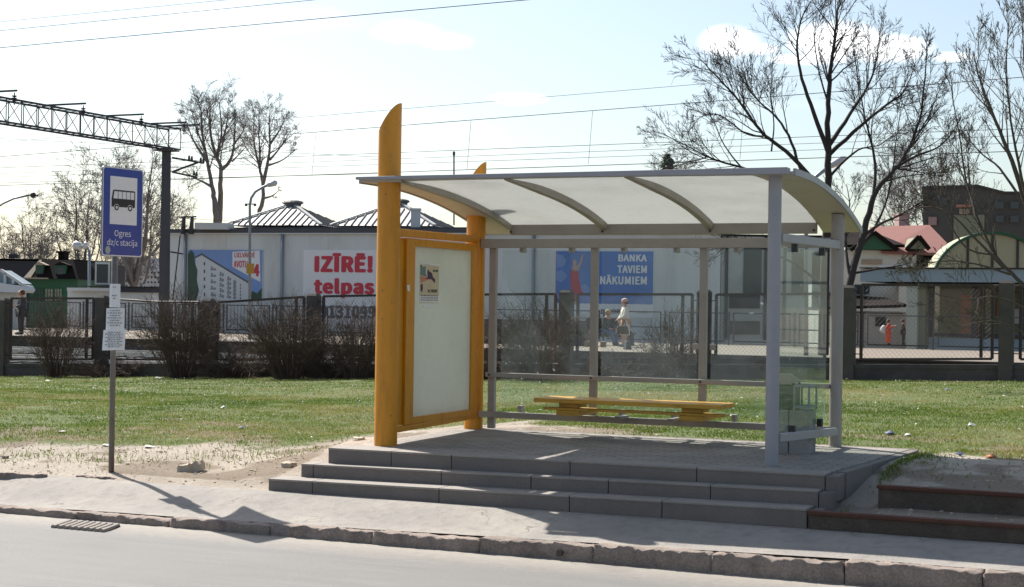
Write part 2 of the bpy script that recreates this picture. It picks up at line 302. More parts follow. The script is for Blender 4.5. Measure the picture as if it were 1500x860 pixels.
def translucent(name, col, frac, stripes=False):
    m_ = bpy.data.materials.new(name); m_.use_nodes = True; t = m_.node_tree; b = t.nodes['Principled BSDF']; out = t.nodes['Material Output']
    c = t.nodes.new('ShaderNodeTexCoord').outputs['Object']; n1 = ramp_noise(t, c, 1.2, 6); n2 = ramp_noise(t, c, 14, 5)
    k = nmix(t, nmath(t, 'MULTIPLY', nrange(t, n1, .45, .7), .35), col, tuple(v * .72 for v in col)); k = nmix(t, nmath(t, 'MULTIPLY', nrange(t, n2, .5, .75), .2), k, tuple(v * .65 for v in col))
    if stripes:
        sp = t.nodes.new('ShaderNodeSeparateXYZ'); t.links.new(c, sp.inputs[0]); s_ = nmath(t, 'SINE', nmath(t, 'MULTIPLY', sp.outputs[0], 2 * pi / .016), 0)
        k = nmix(t, nrange(t, s_, .5, 1, 0, .18), k, tuple(v * .6 for v in col))
    b.inputs['Roughness'].default_value = .4; t.links.new(k, b.inputs['Base Color'])
    tl = t.nodes.new('ShaderNodeBsdfTranslucent'); t.links.new(k, tl.inputs[0])
    mx = t.nodes.new('ShaderNodeMixShader'); mx.inputs[0].default_value = frac
    t.links.new(b.outputs[0], mx.inputs[1]); t.links.new(tl.outputs[0], mx.inputs[2]); t.links.new(mx.outputs[0], out.inputs[0]); return m_
M['polycarb'] = translucent('milky_polycarbonate', (.72, .73, .715), .54, True)
M['opal'] = translucent('opal_display_glass', (.57, .59, .545), .36)
m_, t, b, c = newmat('grass_blades'); M['grass'] = m_
ga = t.nodes.new('ShaderNodeAttribute'); ga.attribute_name = 'tint'; rp = t.nodes.new('ShaderNodeValToRGB'); sc_ = t.nodes.new('ShaderNodeSeparateColor')
t.links.new(ga.outputs[0], sc_.inputs[0]); t.links.new(sc_.outputs[0], rp.inputs[0])
e = rp.color_ramp.elements; e[0].color = (.095, .15, .02, 1); e[1].color = (.40, .35, .16, 1); e[1].position = 1
for p_, c_ in ((.45, (.14, .205, .03)), (.75, (.25, .235, .07))): q = e.new(p_); q.color = (*c_, 1)
t.links.new(rp.outputs[0], b.inputs['Base Color']); b.inputs['Roughness'].default_value = .6; b.inputs['Specular IOR Level'].default_value = .2
tl = t.nodes.new('ShaderNodeBsdfTranslucent'); t.links.new(rp.outputs[0], tl.inputs[0]); mx = t.nodes.new('ShaderNodeMixShader'); mx.inputs[0].default_value = .35
t.links.new(b.outputs[0], mx.inputs[1]); t.links.new(tl.outputs[0], mx.inputs[2]); t.links.new(mx.outputs[0], t.nodes['Material Output'].inputs[0])

# ------------------------------------------------------------------ object helpers
def tag(o, label=None, cat=None, group=None, kind=None):
    if label: o['label'] = label
    if cat: o['category'] = cat
    if group: o['group'] = group
    if kind: o['kind'] = kind
    return o
def thing(name, loc, label, cat, group=None):
    o = bpy.data.objects.new(name, None); COL.objects.link(o); o.location = loc; o.empty_display_size = .2
    return tag(o, label, cat, group)
def link_mesh(name, me, material, parent=None, smooth=False, bevel=0):
    o = bpy.data.objects.new(name, me); COL.objects.link(o)
    if isinstance(material, str): material = M[material]
    if material: me.materials.append(material)
    if parent:
        o.parent = parent
        if parent.type == 'EMPTY': o.location = -parent.location      # the mesh keeps world coordinates
    if smooth: me.polygons.foreach_set('use_smooth', [True] * len(me.polygons))
    if bevel:
        bv = o.modifiers.new('bevel', 'BEVEL'); bv.width = bevel; bv.segments = 2; bv.limit_method = 'ANGLE'; bv.angle_limit = rad(40)
    return o
class MB:
    def __init__(s): s.v = []; s.f = []
    def add(s, vs, fs):
        n = len(s.v); s.v.extend([tuple(p) for p in vs]); s.f.extend([tuple(i + n for i in f) for f in fs]); return s
    def hexa(s, p):      # eight corners: bottom four then top four, both counter-clockwise
        return s.add(p, [(3, 2, 1, 0), (4, 5, 6, 7), (0, 1, 5, 4), (1, 2, 6, 5), (2, 3, 7, 6), (3, 0, 4, 7)])
    def box(s, x0, x1, y0, y1, z0, z1):
        return s.hexa([(x0, y0, z0), (x1, y0, z0), (x1, y1, z0), (x0, y1, z0), (x0, y0, z1), (x1, y0, z1), (x1, y1, z1), (x0, y1, z1)])
    def beam(s, p, q, w, h, up=(0, 0, 1)):
        p = Vector(p); q = Vector(q); d = (q - p).normalized(); a = d.cross(Vector(up)).normalized() * (w / 2); u = a.cross(d).normalized() * (h / 2)
        return s.hexa([p - a - u, p + a - u, q + a - u, q - a - u, p - a + u, p + a + u, q + a + u, q - a + u])
    def tube(s, pts, rad_, n=8, caps=True):
        pts = [Vector(p) for p in pts]
        if isinstance(rad_, (int, float)): rad_ = [rad_] * len(pts)
        b0 = len(s.v); d = (pts[1] - pts[0]).normalized(); a = d.orthogonal().normalized()
        for i, p in enumerate(pts):
            if i: 
                d = (pts[min(i + 1, len(pts) - 1)] - pts[i - 1]).normalized(); a = (a - d * a.dot(d)).normalized()
            c_ = d.cross(a)
            for k_ in range(n):
                th = 2 * pi * k_ / n; q = p + (a * cos(th) + c_ * sin(th)) * rad_[i]; s.v.append((q.x, q.y, q.z))
        for i in range(len(pts) - 1):
            for k_ in range(n):
                k2 = (k_ + 1) % n; s.f.append((b0 + i * n + k_, b0 + i * n + k2, b0 + (i + 1) * n + k2, b0 + (i + 1) * n + k_))
        if caps:
            s.f.append(tuple(b0 + k_ for k_ in reversed(range(n)))); s.f.append(tuple(b0 + (len(pts) - 1) * n + k_ for k_ in range(n)))
        return s
    def prism(s, poly, off):     # polygon (3D points) extruded by a vector
        off = Vector(off); n = len(poly); vs = [Vector(p) for p in poly]; vs += [p + off for p in vs]
        fs = [tuple(reversed(range(n))), tuple(range(n, 2 * n))] + [(i, (i + 1) % n, (i + 1) % n + n, i + n) for i in range(n)]
        return s.add(vs, fs)
    def ball(s, c, r, sz=(1, 1, 1), n=10, mseg=7):
        c = Vector(c); b0 = len(s.v)
        for i in range(mseg + 1):
            ph = pi * i / mseg
            for k_ in range(n):
                th = 2 * pi * k_ / n; s.v.append((c.x + r * sz[0] * sin(ph) * cos(th), c.y + r * sz[1] * sin(ph) * sin(th), c.z + r * sz[2] * cos(ph)))
        for i in range(mseg):
            for k_ in range(n):
                k2 = (k_ + 1) % n; s.f.append((b0 + i * n + k_, b0 + (i + 1) * n + k_, b0 + (i + 1) * n + k2, b0 + i * n + k2))
        return s
    def build(s, name, material, parent=None, smooth=False, bevel=0, fix=False):
        me = bpy.data.meshes.new(name); me.from_pydata(s.v, [], s.f); me.update()
        if fix:
            bm = bmesh.new(); bm.from_mesh(me); bmesh.ops.recalc_face_normals(bm, faces=bm.faces); bm.to_mesh(me); bm.free()
        return link_mesh(name, me, material, parent, smooth, bevel)
def copy_tree(o, parent=None):
    c_ = o.copy(); COL.objects.link(c_)
    if parent: c_.parent = parent
    for ch in list(o.children): copy_tree(ch, c_)
    return c_
class Plane:             # a vertical plane through two pixel columns at given depths; faces the camera
    def __init__(s, xa, Za, xb, Zb, y=440):
        a_ = at(xa, y, Za); b_ = at(xb, y, Zb); s.o = Vector((a_.x, a_.y, 0)); d = Vector((b_.x - a_.x, b_.y - a_.y, 0)); s.len = d.length; s.d = d.normalized()
        s.n = Vector((s.d.y, -s.d.x, 0))
        if s.n.dot(-s.o) < 0: s.n = -s.n
    def sz(s, x, y):
        r = ray(x, y); c0 = Vector((0, 0, ZC)); k_ = (s.o - c0).dot(s.n) / r.dot(s.n); p = c0 + r * k_; return (p - s.o).dot(s.d), p.z
    def P(s, sv, z, off=0): q = s.o + s.d * sv + s.n * off; return Vector((q.x, q.y, z))
    def pt(s, x, y, off=0): return s.P(*s.sz(x, y), off)
    def slab(s, mb, s0, s1, z0, z1, t0, t1):   # t0 (back) .. t1 (front), measured towards the camera
        return mb.hexa([s.P(s0, z0, t1), s.P(s1, z0, t1), s.P(s1, z0, t0), s.P(s0, z0, t0), s.P(s0, z1, t1), s.P(s1, z1, t1), s.P(s1, z1, t0), s.P(s0, z1, t0)])
    def rect(s, mb, x0, y0, x1, y1, t0, t1, z0=None):
        a_ = s.sz(x0, y0); b_ = s.sz(x1, y1); return s.slab(mb, min(a_[0], b_[0]), max(a_[0], b_[0]), min(a_[1], b_[1]) if z0 is None else z0, max(a_[1], b_[1]), t0, t1)
    def poly(s, mb, pts, t0, t1): return mb.prism([s.pt(x, y, t0) for x, y in pts], s.n * (t1 - t0))
try: FONT = bpy.data.fonts.load(bpy.utils.system_resource('DATAFILES', path='fonts') + '/Noto Sans CJK Regular.woff2')     # a sans serif that ships with Blender
except Exception: FONT = None
def text_mesh(body, bold=0.):
    cu = bpy.data.curves.new('lettering', 'FONT'); cu.body = body; cu.size = 1; cu.space_character = 1 + 2.2 * bold; cu.font = FONT or cu.font; cu.extrude = .01; cu.resolution_u = 3
    o = bpy.data.objects.new('lettering', cu); COL.objects.link(o); bpy.context.view_layer.update()
    me = bpy.data.meshes.new_from_object(o.evaluated_get(bpy.context.evaluated_depsgraph_get()))
    bpy.data.objects.remove(o); bpy.data.curves.remove(cu); return me
def text(body, mtl, parent, origin, right, up, w, h, thick=.004, bold=0., name='lettering', keep=False, slant=0):
    """lettering fitted into a w x h box whose lower left corner is origin; bold = stroke widening in em"""
    me = text_mesh(body, bold)
    bm = bmesh.new(); bm.from_mesh(me); n0 = len(bm.verts); src = me.copy()
    if bold:
        bm.clear()
        for i, (ox, oy) in enumerate(((0, 0), (1, 0), (-1, 0), (0, .6), (0, -.6), (.7, .5), (-.7, -.5), (-.7, .5), (.7, -.5))):
            k0 = len(bm.verts); bm.from_mesh(src); bm.verts.ensure_lookup_table()
            for vv in bm.verts[k0:]: vv.co.x += ox * bold; vv.co.y += oy * bold; vv.co.z *= 1 + .12 * i
    bm.to_mesh(me); bm.free(); bpy.data.meshes.remove(src)
    n = len(me.vertices); a_ = np.zeros(n * 3, dtype=np.float32); me.vertices.foreach_get('co', a_); a_ = a_.reshape(-1, 3)
    mn = a_.min(0); mxx = a_.max(0); sx_ = w / max(mxx[0] - mn[0], 1e-6); sy_ = h / max(mxx[1] - mn[1], 1e-6)
    if keep: sx_ = sy_
    x_ = (a_[:, 0] - mn[0]) * sx_; y_ = (a_[:, 1] - mn[1]) * sy_; z_ = (a_[:, 2] - mn[2]) / max(mxx[2] - mn[2], 1e-6) * thick
    x_ = x_ + slant * y_
    R_ = np.array(right); U_ = np.array(up); N_ = np.cross(R_, U_); P_ = np.array(origin)[None] + x_[:, None] * R_ + y_[:, None] * U_ + z_[:, None] * N_
    me.vertices.foreach_set('co', P_.astype(np.float32).ravel()); me.materials.clear(); me.update()
    return link_mesh(name, me, mtl, parent)
def ptext(pl, body, mtl, parent, x0, y0, x1, y1, off, bold=.02, name='lettering', thick=.01, slant=0):
    a_ = pl.sz(x0, y1); b_ = pl.sz(x1, y0); return text(body, mtl, parent, pl.P(a_[0], a_[1], off), pl.d, Vector((0, 0, 1)), b_[0] - a_[0], b_[1] - a_[1], thick, bold, name, slant=slant)
def smooth01(x, a_, b_): k_ = np.clip((x - a_) / (b_ - a_), 0, 1); return k_ * k_ * (3 - 2 * k_)
_tab = rng.random((256, 256))
def vnoise(x, y, s=1., o=0):
    x = np.asarray(x, float) / s + 37.3 + o * 11.7; y = np.asarray(y, float) / s + 91.1 + o * 7.9
    xi = np.floor(x).astype(int); yi = np.floor(y).astype(int); fx = x - xi; fy = y - yi; fx = fx * fx * (3 - 2 * fx); fy = fy * fy * (3 - 2 * fy)
    g = lambda i, j: _tab[(xi + i) % 256, (yi + j) % 256]
    return (g(0, 0) * (1 - fx) + g(1, 0) * fx) * (1 - fy) + (g(0, 1) * (1 - fx) + g(1, 1) * fx) * fy
def fbm(x, y, s=1., o=0): return (vnoise(x, y, s, o) * .5 + vnoise(x, y, s / 2.1, o + 1) * .27 + vnoise(x, y, s / 4.3, o + 2) * .15 + vnoise(x, y, s / 9.1, o + 3) * .08)

# ------------------------------------------------------------------ terrain
def kerb_z(u): return np.interp(u, [-30, -10, -7, -4, -2, 10], [.025, .042, .08, .125, .155, .175])
def walk_z(u, v): return kerb_z(u) + (.225 - kerb_z(u)) * smooth01(v, 11.3, 12.15) + (fbm(u, v, .9, 5) - .5) * .012
def fence_z(u): return np.clip(.63 + (u + 3) * .0275, -.1, .75)
def ground_z(u, v):
    u = np.asarray(u, float); v = np.asarray(v, float)
    base = walk_z(u, v) - .012
    right = np.where(v < 12.11, base, np.where(v < 12.69, .345 + (v - 12.1) * .03, .515 + .09 * smooth01(v, 12.7, 14.4)))
    slope = np.where(v < 12.11, base, .30 + .28 * smooth01(v, 12.1, 14.2)); w2 = smooth01(u, -2.36, -2.30); right = slope * (1 - w2) + right * w2
    left = .225 + .10 * smooth01(v, 12.2, 14.5) + .05 * smooth01(v, 12.1, 12.5)
    left = np.where(v < 12.1, base, left)
    bump = .26 * np.exp(-((u + 7.35) / .75) ** 2 - ((v - 13.6) / .9) ** 2) * smooth01(v, 12.1, 12.7)
    back = .30 + .28 * smooth01(u, -10.5, -6.6)
    left = left + bump
    left = np.where(v > 12.1, left + (np.maximum(left, back) - left) * smooth01(v, 13.8, 16), left)
    wr = smooth01(u, -7.2, -5.5) * smooth01(v, 14.9, 15.2); wr = np.where(u > -2.75, 1, wr)
    z = left * (1 - wr) + right * wr
    under = (u > -7.2) & (u < -2.72) & (v > 12.15) & (v < 15.12); z = np.where(under, .2, z)
    k_ = smooth01(v, 16, 29.8); z = z * (1 - k_) + fence_z(u) * k_
    soft = smooth01(v, 12.2, 13); z = z + (fbm(u, v, 1.1, 2) - .5) * .05 * soft * (1 - under) + (fbm(u, v, .22, 3) - .5) * .025 * soft * (1 - under)
    far = smooth01(v, 30.35, 31.6); z = z * (1 - far) + (-.02 + (fbm(u, v, 1.5, 8) - .5) * .05) * far
    return z
def sandiness(u, v):
    u = np.asarray(u, float); v = np.asarray(v, float)
    edge_l = np.interp(u, [-14, -11.5, -10.2, -9, -8.2, -7.3, -6.4, -5.6, -5.3], [13.1, 13.25, 13.7, 14.6, 15.9, 16.9, 16.4, 15.5, 14.8])
    edge_r = np.interp(u, [-2.8, -2.3, -1.8, -1.2, 0, 4], [15.1, 14.85, 14.5, 14.1, 13.9, 13.8])
    e_ = np.where(u < -4, edge_l, edge_r)
    return np.clip(.5 - (v - e_) * .55 + (fbm(u, v, 1.1, 11) - .5) * 1.5, 0, 1)
def grid_mesh(name, us, vs, zf, material, cover=None):
    U_, V_ = np.meshgrid(us, vs); Z_ = zf(U_, V_); nv, nu = U_.shape; me = bpy.data.meshes.new(name)
    co_ = np.stack([U_, V_, Z_], -1).reshape(-1, 3).astype(np.float32); i = np.arange(nv * nu).reshape(nv, nu)
    q = np.stack([i[:-1, :-1], i[:-1, 1:], i[1:, 1:], i[1:, :-1]], -1).reshape(-1, 4)
    me.vertices.add(len(co_)); me.vertices.foreach_set('co', co_.ravel()); me.loops.add(q.size); me.polygons.add(len(q))
    me.loops.foreach_set('vertex_index', q.ravel().astype(np.int32)); me.polygons.foreach_set('loop_start', np.arange(0, q.size, 4, dtype=np.int32)); me.update(calc_edges=True); me.validate()
    if cover is not None:
        ca = me.color_attributes.new('cover', 'FLOAT_COLOR', 'POINT'); a_, b_ = cover(U_, V_)
        ca.data.foreach_set('color', np.stack([a_, b_, 0 * a_, 0 * a_ + 1], -1).astype(np.float32).ravel())
    return link_mesh(name, me, material, None, True)
us = np.concatenate([np.geomspace(-900, -34, 24), np.arange(-33, -12, .3), np.arange(-12, 2.4, .06), np.arange(2.4, 14, .3), np.geomspace(14.5, 900, 24)])
vs = np.concatenate([np.arange(11.25, 12.09, .1), [12.1, 12.115], np.arange(12.16, 12.66, .06), [12.685, 12.70], np.arange(12.74, 17, .06), np.arange(17, 33, .2), np.geomspace(33.5, 1500, 40)])
def cover(u, v):
    s_ = sandiness(u, v); d_ = smooth01(v, 29.2 + 0 * u, 30.2) * .55 * (fbm(u, v, 1.2, 21) > .3) + smooth01(v, 30.3, 31) * (1 - smooth01(v, 300, 320))
    d_ = np.maximum(d_, np.where((u > -2.7) & (v < 12.72) & (v > 12.05), .52, 0)); d_ = np.maximum(d_, .62 * smooth01(fbm(u, v, .8, 31), .5, .66) * (v < 17) * (v > 12.3))
    return s_, np.clip(d_, 0, 1)
tag(grid_mesh('ground', us, vs, ground_z, 'ground', cover), kind='structure')
ru = np.concatenate([np.geomspace(-300, -20, 12), np.arange(-19, 8, .25), np.geomspace(9, 300, 14)])
tag(grid_mesh('road', ru, np.concatenate([np.linspace(-60, 6, 12), np.arange(6.5, 11.2, .15)]), lambda u, v: -.006 * (v < 5) + (fbm(u, v, 1.4, 41) - .5) * .012 + 0 * u, 'road'), kind='structure')
tag(grid_mesh('pavement', np.concatenate([np.geomspace(-300, -20, 10), np.arange(-19, 8, .08), np.geomspace(8.2, 300, 14)]), np.arange(11.235, 12.105, .04),
    lambda u, v: walk_z(u, v) + .004, 'sidewalk'), kind='structure')

# railway: tracks on ballast and the station platform beyond
bl = MB(); bl.hexa([(-160, 33.2, -.2), (140, 33.2, -.2), (140, 45.1, -.2), (-160, 45.1, -.2), (-160, 33.9, .04), (140, 33.9, .04), (140, 45.05, .04), (-160, 45.05, .04)])
tag(bl.build('track_ballast', 'ballast'), kind='structure')
for k_, (vc, lab) in enumerate(((36.2, 'railway track nearest the fence, two worn steel rails on sleepers'), (41.6, 'railway track running right below the edge of the station platform'))):
    t_ = thing('railway_track', (-15, vc, .04), lab, 'railway track')
    for sgn in (-1, 1):
        r_ = MB(); r_.box(-120, 110, vc + sgn * .76 - .035, vc + sgn * .76 + .035, .155, .20); r_.box(-120, 110, vc + sgn * .76 - .01, vc + sgn * .76 + .01, .09, .155); r_.box(-120, 110, vc + sgn * .76 - .07, vc + sgn * .76 + .07, .075, .09); r_.build('rail', 'rail_steel', t_)
    sl = MB()
    for i in range(150): sl.box(-62 + i * .6, -62 + i * .6 + .24, vc - 1.3, vc + 1.3, .03, .078)
    tag(sl.build('sleepers', 'sleeper', t_), kind='stuff')
pf = MB(); pf.box(-150, 130, 45.15, 58, -.2, .45); tag(pf.build('station_platform', 'platform_top'), kind='structure')
pe = MB(); pe.box(-150, 130, 44.98, 45.145, -.2, .40); pe.box(-150, 130, 44.9, 45.3, .455, .49); tag(pe.build('platform_edge', 'platform_side'), kind='structure')

# ------------------------------------------------------------------ kerb stones along the road
KJ = [-12.0, -11.0, -9.98, -8.98, -8.0, -7.0, -6.05, -5.1, -4.16, -3.24, -2.27, -1.33, -.38, .6]
klab = {0: 'low worn kerb stone at the far left end of the kerb', 1: 'low kerb stone almost level with the road, second from the left', 2: 'low worn kerb stone beyond the drain grate, to its left', 3: 'low worn kerb stone behind the drain grate at the road edge',
        4: 'worn kerb stone just left of the sign plate shadow', 5: 'kerb stone on which the shadow of the blue bus sign falls', 6: 'chipped kerb stone below the left end of the steps', 7: 'chipped kerb stone with a dark round hole in its face',
        8: 'kerb stone in front of the steps, right of the one with a hole', 9: 'kerb stone in front of the bench, below the sunlit patches on the steps', 10: 'rough kerb stone in front of the right grey post of the shelter', 11: 'tall chipped kerb stone in front of the rusty retaining step', 12: 'tall kerb stone at the right end of the kerb'}
def stone_mesh(x0, x1, y0, y1, z0, z1, seed, amp=.012, cuts=9):
    bm = bmesh.new(); bmesh.ops.create_cube(bm, size=1)
    bmesh.ops.bevel(bm, geom=list(bm.edges), offset=.022, segments=1, affect='EDGES')
    for vv in bm.verts: vv.co = Vector((x0 + (vv.co.x + .5) * (x1 - x0), y0 + (vv.co.y + .5) * (y1 - y0), z0 + (vv.co.z + .5) * (z1 - z0)))
    es = [e_ for e_ in bm.edges if abs((e_.verts[0].co - e_.verts[1].co).x) > .5 * (x1 - x0)]
    bmesh.ops.subdivide_edges(bm, edges=es, cuts=int(cuts * 3), use_grid_fill=True)
    bmesh.ops.subdivide_edges(bm, edges=[e_ for e_ in bm.edges if e_.calc_length() > .06], cuts=2, use_grid_fill=True)
    for vv in bm.verts:
        n_ = mnoise.noise_vector(vv.co * 9 + Vector((seed * 3.1, 0, 0))) * amp + mnoise.noise_vector(vv.co * 30) * amp * .8
        edge = 1 + (1.3 if vv.co.z > z1 - .03 and vv.co.y < y0 + .04 else 0); vv.co += n_ * edge
    bmesh.ops.recalc_face_normals(bm, faces=bm.faces)
    me = bpy.data.meshes.new('stone'); bm.to_mesh(me); bm.free(); return me
for i in range(len(KJ) - 1):
    u0, u1 = KJ[i] + .004, KJ[i + 1] - .004; zt = float(kerb_z((u0 + u1) / 2)) + (0.004 if i % 3 else -.004)
    o = link_mesh('kerb_stone', stone_mesh(u0, u1, 11.10 + .008 * (i % 2), 11.25, -.12, zt, i, .010), 'kerb', None, True)
    tag(o, klab[i], 'kerb stone', 'kerb stones along the road')
    if i == 7:
        h_ = MB(); h_.tube([(-4.42, 11.075, .055), (-4.42, 11.12, .055)], .025, 10); h_.build('hole', 'hole', o)
# grate in the gutter
g = thing('drain_grate', (-8.58, 10.76, 0), 'slotted iron drain grate set in the road beside the kerb', 'drain grate')
gb = MB()
for i in range(9): x_ = -8.86 + i * .063; gb.tube([(x_ + .05, 10.60, .006), (x_ + .03, 10.70, .008), (x_ - .01, 10.83, .008), (x_ - .05, 10.94, .006)], .022, 6)
gb.build('bars', 'grate', g)
gh = MB(); gh.hexa([(-8.83, 10.61, -.02), (-8.29, 10.61, -.02), (-8.37, 10.93, -.02), (-8.91, 10.93, -.02), (-8.83, 10.61, .0075), (-8.29, 10.61, .0075), (-8.37, 10.93, .0075), (-8.91, 10.93, .0075)]); gh.build('drain_hole', 'hole', g)
# low broken edging at the back of the pavement, left, and rubble
for k_, (x0, x1, y_, lab) in enumerate(((0, 66, 695, 'low strip of old pavement edging at the left border'), (110, 166, 699, 'short broken piece of edging at the foot of the bus sign'))):
    a_ = atz(x0 - (40 if k_ == 0 else 0), y_, .222); b_ = atz(x1, y_ + (4 if k_ else 3), .222)
    me = stone_mesh(0, (b_ - a_).length, 0, .06, -.09, .018, 30 + k_, .008); mtx = Matrix.Translation(a_) @ Matrix.Rotation(atan2(b_.y - a_.y, b_.x - a_.x), 4, 'Z'); me.transform(mtx)
    tag(link_mesh('edging', me, 'kerb', None, True), lab, 'edging')
def rock(px, py, w, d, h, seed, mtl, label, name='rubble', tilt=0, rot=0, z=None):
    p = atz(px, py, .28 if z is None else z); gz = float(ground_z(p.x, p.y)) if z is None else z
    p = atz(px, py, gz); me = stone_mesh(-w / 2, w / 2, -d / 2, d / 2, -.02, h, seed, min(.02, h * .15), 4)
    me.transform(Matrix.Translation(p) @ Matrix.Rotation(rot, 4, 'Z') @ Matrix.Rotation(tilt, 4, 'Y')); return tag(link_mesh(name, me, mtl), label, 'rubble')
rock(281, 690, .24, .12, .075, 3, 'stone', 'pale wedge-shaped broken stone lying on the sand', 'stone', -.3, .3)
rock(513, 653, .32, .05, .035, 4, 'stone', 'tilted pale paving slab piece beside the yellow post', 'paving_fragment', -.35, .2, .52)
rock(530, 648, .16, .12, .05, 5, 'stone', 'small broken paver between the slab piece and the yellow post', 'paving_fragment', 0, .6, .52)
rock(423, 684, .13, .08, .05, 6, 'stone', 'reddish stone chunk at the left end of the middle step', 'stone', .1, -.3, .36)
rock(428, 696, .14, .09, .04, 7, 'stone', 'flat stone chunk wedged beside the lowest step', 'stone', .1, .5, .27)
rock(8, 672, .05, .04, .03, 8, 'kerb', 'small dark stone at the left border of the sand', 'stone')
rock(1083, 770, .06, .04, .03, 10, 'bag', 'dark clod on the pavement in front of the right end of the steps', 'clod', 0, 0, .19)
# ------------------------------------------------------------------ stepped platform of the shelter
sp_ = thing('stepped_platform', (-5, 13.8, .2), 'grey concrete platform with three front steps and brick paving under the bus shelter', 'platform')
def zl(u, l, r): return l + (r - l) * (u + 7.4) / 4.65
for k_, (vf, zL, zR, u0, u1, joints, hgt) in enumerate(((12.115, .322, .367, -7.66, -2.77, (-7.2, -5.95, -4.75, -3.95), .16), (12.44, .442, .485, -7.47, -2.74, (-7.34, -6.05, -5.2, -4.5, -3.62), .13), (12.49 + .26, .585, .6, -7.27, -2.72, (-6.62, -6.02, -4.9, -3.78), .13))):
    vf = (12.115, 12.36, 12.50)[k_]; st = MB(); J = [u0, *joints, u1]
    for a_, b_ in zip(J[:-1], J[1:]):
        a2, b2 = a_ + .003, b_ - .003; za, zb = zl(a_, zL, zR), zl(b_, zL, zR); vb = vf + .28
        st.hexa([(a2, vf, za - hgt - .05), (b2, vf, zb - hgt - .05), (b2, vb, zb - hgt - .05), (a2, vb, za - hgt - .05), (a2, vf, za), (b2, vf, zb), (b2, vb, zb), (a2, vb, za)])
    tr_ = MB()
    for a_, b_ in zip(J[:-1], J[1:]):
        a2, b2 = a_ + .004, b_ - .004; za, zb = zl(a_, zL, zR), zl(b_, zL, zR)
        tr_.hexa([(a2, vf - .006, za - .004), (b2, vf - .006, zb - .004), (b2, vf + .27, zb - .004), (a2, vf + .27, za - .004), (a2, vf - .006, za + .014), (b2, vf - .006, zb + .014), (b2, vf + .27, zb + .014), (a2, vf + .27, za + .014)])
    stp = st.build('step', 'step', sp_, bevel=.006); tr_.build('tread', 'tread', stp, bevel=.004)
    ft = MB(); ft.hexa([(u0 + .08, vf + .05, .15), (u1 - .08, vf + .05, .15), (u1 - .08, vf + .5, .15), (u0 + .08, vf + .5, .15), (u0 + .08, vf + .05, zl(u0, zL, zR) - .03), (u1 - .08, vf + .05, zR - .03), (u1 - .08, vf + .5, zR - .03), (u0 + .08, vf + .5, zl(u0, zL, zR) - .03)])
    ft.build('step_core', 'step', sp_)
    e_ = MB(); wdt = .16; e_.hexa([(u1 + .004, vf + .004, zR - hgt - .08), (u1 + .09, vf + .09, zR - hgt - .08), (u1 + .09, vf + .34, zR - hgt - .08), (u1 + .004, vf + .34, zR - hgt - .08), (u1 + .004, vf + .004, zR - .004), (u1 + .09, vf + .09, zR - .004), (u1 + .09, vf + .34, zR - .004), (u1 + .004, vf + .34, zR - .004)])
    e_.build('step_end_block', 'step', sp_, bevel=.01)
top = MB(); top.hexa([(-7.2, 12.772, .3), (-2.716, 12.772, .3), (-2.51, 15.2, .3), (-7.18, 15.2, .3), (-7.2, 12.772, .596), (-2.716, 12.772, .611), (-2.51, 15.2, .606), (-7.18, 15.2, .604)]); top.build('paving', 'paver', sp_)
ek = MB()
for i in range(3):
    t0, t1 = i / 3, (i + 1) / 3 - .004; f_ = lambda t: -2.62 + .20 * t; v0, v1 = 12.86 + 2.34 * t0, 12.86 + 2.34 * t1
    ek.hexa([(f_(t0) - .09, v0, .3), (f_(t0), v0, .3), (f_(t1), v1, .3), (f_(t1) - .09, v1, .3), (f_(t0) - .09, v0, .603), (f_(t0), v0, .603), (f_(t1), v1, .603), (f_(t1) - .09, v1, .603)])
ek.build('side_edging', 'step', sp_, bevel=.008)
bk = MB()
for i in range(5): bk.box(-7.18 + i * .95, -7.18 + i * .95 + .945, 15.205, 15.28, .4, .607)
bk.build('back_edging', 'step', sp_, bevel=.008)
# rusty retaining edges on the right
for (u0, v0, z0, z1, lab) in ((-2.75, 12.085, .13, .372, 'lower rusty steel retaining edge holding up the sand right of the steps'), (-2.33, 12.665, .28, .537, 'upper rusty steel retaining edge behind the lower one')):
    rt = thing('retaining_edge', (u0, v0, z0), lab, 'retaining edge')
    a_ = MB(); a_.box(u0, 7, v0 + .012, v0 + .10, z0, z1 - .03); a_.build('retaining_board', 'soil_face', rt)
    a_ = MB(); a_.box(u0 - .01, 7, v0 - .012, v0 + .075, z1 - .03, z1 - .002); a_.build('angle_iron', 'rust', rt, bevel=.003)

